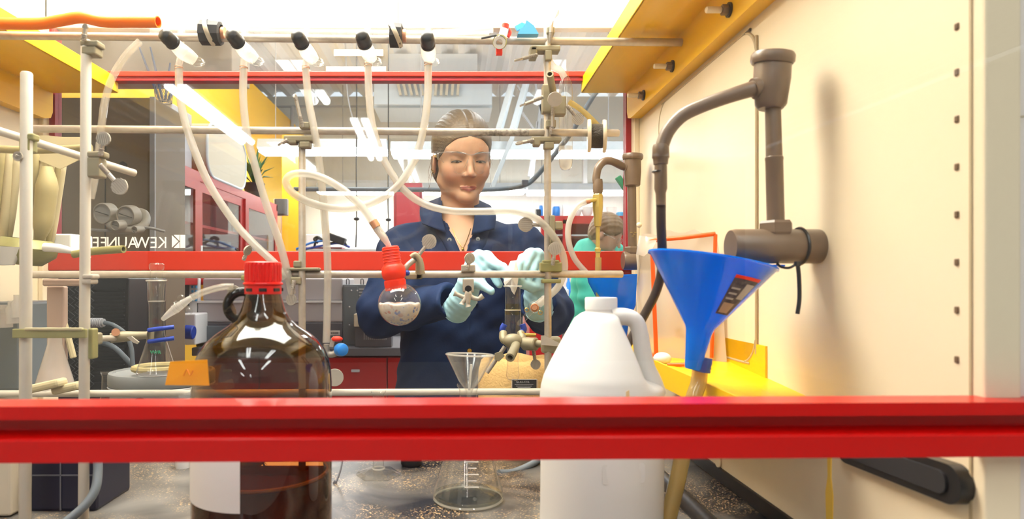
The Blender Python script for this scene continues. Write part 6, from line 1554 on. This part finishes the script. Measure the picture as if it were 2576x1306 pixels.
v_, f_ = surfnet(hd2, T(1535, 760, -.33), T(1600, 700, -.12), .005); g_ = obj('glove', (v_, f_), 'glove', man, smooth='all')
for s in (1, -1):
    obj('glasses_lens', ball(TH+TR @ V((s*.033, -.093, .004)), 1, 16, 8, (.028, .006, .02), TR), 'lens', man)
    obj('glasses_temple', tube([TH+TR @ V((s*.062, -.08, .01)), TH+TR @ V((s*.08, -.03, .01)), TH+TR @ V((s*.08, .02, .008))], .0025, 8), 'lens_rim', man)
def legs2(p):
    d = None; b0 = T(1503, 0, .14)
    for s in (1, -1):
        e = chain(p, [(b0[0]+s*.09, b0[1], .62), (b0[0]+s*.09, b0[1]-.01, .4), (b0[0]+s*.09, b0[1]+.02, .1)], (.085, .065, .05), .03); d = e if d is None else smin(d, e, .02)
    return d
b0 = T(1503, 0, .14)
v_, f_ = surfnet(legs2, (b0[0]-.2, b0[1]-.12, .04), (b0[0]+.2, b0[1]+.14, .72), .014); obj('trousers', (v_, f_), 'grey_dark', man, smooth='all')
for s in (1, -1):
    def shoe2(p, s=s): return np.maximum(smin(d_ell(p, (b0[0]+s*.09, b0[1]-.06, .03), (.045, .13, .045)), d_ell(p, (b0[0]+s*.09, b0[1]+.01, .06), (.042, .06, .06)), .03), -p[..., 2])
    v_, f_ = surfnet(shoe2, (b0[0]+s*.09-.07, b0[1]-.22, -.02), (b0[0]+s*.09+.07, b0[1]+.1, .15), .011); obj('shoe', (v_, f_), 'black', man, smooth='all')

# ------------------------------------------------------------------ crowded corner at the far left of the hood
random.seed(21)
hr = tag(obj('hanging_rail', tube([P(-60, 372, 1420), P(80, 378, 1400), P(230, 372, 1390)], .007, 12, n=3), 'stuff_tan'), 'short olive-tan rail behind the left uprights', 'rail')
tubes = [(4, 388, -8, 560), (24, 385, 8, 610), (44, 390, 22, 600), (92, 395, 70, 600), (112, 400, 92, 620), (130, 402, 104, 625), (146, 404, 116, 630), (158, 408, 124, 632)]
words = ['nearest the frame edge', 'second from the frame edge', 'third, left of the thick upright', 'first right of the thick upright', 'second right of the thick upright', 'third right of the thick upright', 'fourth right of the thick upright', 'last before the second upright']
for k, (x0, y0, x1, y1) in enumerate(tubes):
    s = 1310-8*k
    a, b_ = P(x0, y0-10, s), P(x1, y1, s-20)
    tag(obj('hanging_sleeve', lathe([(.0055, 0), (.0085, .006), (.009, .03), (.0085, (b_-a).length*.7), (.006, (b_-a).length-.004), (.003, (b_-a).length)], a, b_-a, 10, True), 'stuff_cream' if k % 3 else 'stuff_tan'), 'cream plastic sleeve hanging at far left, %s' % words[k], 'sleeve', 'cream sleeves hanging at the left')
tag(obj('paper_sheet', prism([(70, 342), (118, 340), (160, 345), (205, 345), (205, 400), (150, 425), (90, 400)], lambda u_, v_, ww: P(u_, v_, 1285)+V((0, ww+.004*math.sin(u_*.06), 0)), .002), 'stuff_cream'), 'pale folded sheet below the second rod at left', 'sheet')
fp_ = thing('filter_pouch', 'tan cloth pouch with drawn neck hanging at the left', 'pouch', P(125, 640, 1290))
obj('pouch', tube([P(118, 420, 1290), P(118, 470, 1290), P(108, 560, 1285), P(98, 610, 1285)], .03, 14, True, 5, radii=[.010, .02, .018, .006]), 'stuff_tan', fp_)
tag(obj('white_carton', pbox(125, 588, 179, 635, 1230, .08, .003), 'paper'), 'white carton behind the left uprights above the red rail', 'carton')
tag(obj('tapered_tube', tube([P(112, 622, 1330), P(150, 625, 1330), P(190, 634, 1325), P(228, 648, 1320)], .006, 12, True, 4, radii=[.0085, .008, .005, .0015]), 'white'), 'white tapered plastic tip beside the second left upright', 'tip')
ol = thing('olive_bowl', 'olive rounded vessel behind the thick left upright', 'vessel', P(60, 680, 1300))
obj('vessel_wall', lathe([(.0001, 0), (.03, .002), (.052, .02), (.055, .035), (.045, .05), (.04, .052)], P(60, 668, 1300), (.12, 0, 1), 28), 'olive', ol)
tag(obj('white_dish', lathe([(.0001, 0), (.02, .001), (.034, .03), (.036, .034)], P(5, 668, 1350), (0, 0, 1), 24), 'white'), 'white dish cut off by the left edge of the view', 'dish')
br = thing('olive_bracket', 'olive metal strap across the two left uprights', 'bracket', P(95, 853, 1870))
obj('strap', pbox(30, 828, 215, 851, 1880, .006, .001), 'olive', br); obj('strap_edge', pbox(60, 825, 205, 832, 1885, .006, .001), 'stuff_cream', br)
tag(obj('crossbar', pbox(105, 702, 205, 720, 1420, .02, .003), 'dusty_pink'), 'pinkish wooden bar below the red rail at left', 'bar')
tag(obj('wood_slat', pbox(116, 720, 160, 950, 1395, .015, .003), 'dusty_pink'), 'pinkish upright slat between the left uprights', 'slat')
fl3 = thing('conical_flask', 'pinkish conical flask between the two left uprights', 'flask', P(135, 1000, 1400))
obj('flask_wall', lathe([(.0001, 0), (.032, 0), (.034, .004), (.012, .085), (.011, .11), (.013, .113)], P(138, 985, 1400), (0, 0, 1), 26), 'glass_frost', fl3)
obj('contents', lathe([(.0001, .002), (.031, .002), (.031, .006), (.022, .04), (.0001, .04)], P(138, 985, 1400), (0, 0, 1), 26), 'dusty_pink', fl3)
tag(obj('grey_case', pbox(-40, 760, 50, 985, 1230, .12, .006), 'slate'), 'dark grey instrument case at the left edge', 'case')
for k, (x, y, r) in enumerate(((12, 815, .014), (30, 805, .012), (44, 790, .011))):
    tag(obj('glass_vial', lathe([(.0001, 0), (r, .001), (r, .03), (r*.6, .036), (r*.6, .045)], P(x, y+10, 1290), (0, 0, 1), 16), 'glass_frost'), 'bluish glass vial on the grey case, %s of three' % ['left one', 'middle one', 'right one'][k], 'vial', 'vials on the grey case')
tag(obj('yellow_stick', tube([P(158, 800, 1380), P(172, 850, 1385), P(185, 900, 1390)], .0055, 8, n=2), 'stuff_cream'), 'slanting pale stick left of the second upright', 'stick')
for k, (x0, y0, x1, y1, s) in enumerate(((75, 978, 160, 962, 1500), (140, 985, 205, 965, 1480))):
    tag(obj('foam_scrap', box((P(x0, y0, s)+P(x1, y1, s))/2, ((P(x1, y1, s)-P(x0, y0, s)).length, .03, .014), .005, Quaternion((0, 1, 0), -.22)), 'stuff_cream'), 'pale foam scrap on the lowest rod, %s one' % ['left', 'right'][k], 'scrap', 'foam scraps at the left')
bk = thing('control_box', 'black control box low at the left under the red rail', 'box', P(150, 1294, 1780))
obj('case', pbox(58, 1110, 242, 1290, 1780, .1, .006), mat('blue_black', (.012, .012, .03), .35), bk)
obj('face_line', join(pbox(64, 1195, 236, 1198, 1783, .002, 0), pbox(150, 1120, 153, 1285, 1783, .002, 0)), 'grey_dark', bk)
tag(obj('mains_cable', tube([P(243, 1130, 1830), P(246, 1180, 1840), P(240, 1230, 1860), P(215, 1270, 1880), P(170, 1310, 1900), P(120, 1345, 1920)], .006, 12), 'slate'), 'dark cable curling beside the black control box', 'cable')
tag(obj('beige_block', pbox(-60, 1080, 27, 1300, 1830, .06, .004), 'tan_box'), 'beige block at the lower left corner', 'block')
ph = thing('ribbed_plug', 'grey ribbed cable plug on the black rack', 'plug', D(250, 830, 1.8))
obj('plug_body', tube([D(222, 812, 1.8), D(262, 812, 1.8)], .011, 12, True, 2), 'grey', ph)
obj('plug_ribs', join(*[torus(D(224+k*4.5, 812, 1.8), (1, 0, 0), .012, .0016, 14, 6) for k in range(8)]), 'grey_light', ph)
obj('plug_cable', tube([D(262, 812, 1.8), D(285, 818, 1.8), D(315, 840, 1.8), D(330, 875, 1.8), D(334, 915, 1.8), D(345, 1000, 1.8)], .006, 10), 'slate', ph)
tag(obj('rack_cable', tube([D(222, 858, 1.893), D(275, 868, 1.82), D(310, 895, 1.82), D(345, 940, 1.82), D(370, 1000, 1.82)], .007, 10), 'slate'), 'second grey cable arching before the black rack', 'cable')

# wire cup with blue rods: a reflection, modelled solid on the taupe cabinet
cz_ = V((D(412, 0, 2.27).x, 2.27, CZ+.62))
pc = thing('cup_reflection', 'reflection of a small wire mesh cup, modelled on the tall taupe cabinet', 'cup', cz_)
obj('rim', join(torus(cz_+V((0, 0, .07)), (0, 0, 1), .032, .0015, 24, 6), torus(cz_+V((0, 0, .002)), (0, 0, 1), .026, .0015, 24, 6)), 'grey', pc)
mw = ([], [])
for k in range(14):
    a = 2*math.pi*k/14
    for s in (1, -1): mw = join(mw, tube([cz_+V((.026*math.cos(a), .026*math.sin(a), .002)), cz_+V((.030*math.cos(a+s*.5), .030*math.sin(a+s*.5), .036)), cz_+V((.032*math.cos(a+s), .032*math.sin(a+s), .07))], .0009, 4, False, 2))
o_ = obj('wire_mesh', mw, 'grey', pc); o_['kind'] = 'stuff'
for k, (x, y, lb) in enumerate(((350, 118, 'leaning furthest left'), (378, 118, 'standing tallest in the middle'), (428, 158, 'leaning right'), (440, 208, 'shortest, leaning far right'))):
    tip = D(x, y, 2.25); bt = cz_+V((.008*(k-1.5), .004*(k % 2), .004))
    tag(obj('rod_reflection', tube([bt, tip], .0042, 10, True, 4, radii=[.0045, .0045, .004, .0025]), mat('rod_blue', (.12, .22, .45), .4)), 'thin blue rod of the modelled cup reflection, %s' % lb, 'rod', 'blue rods of the modelled cup reflection')
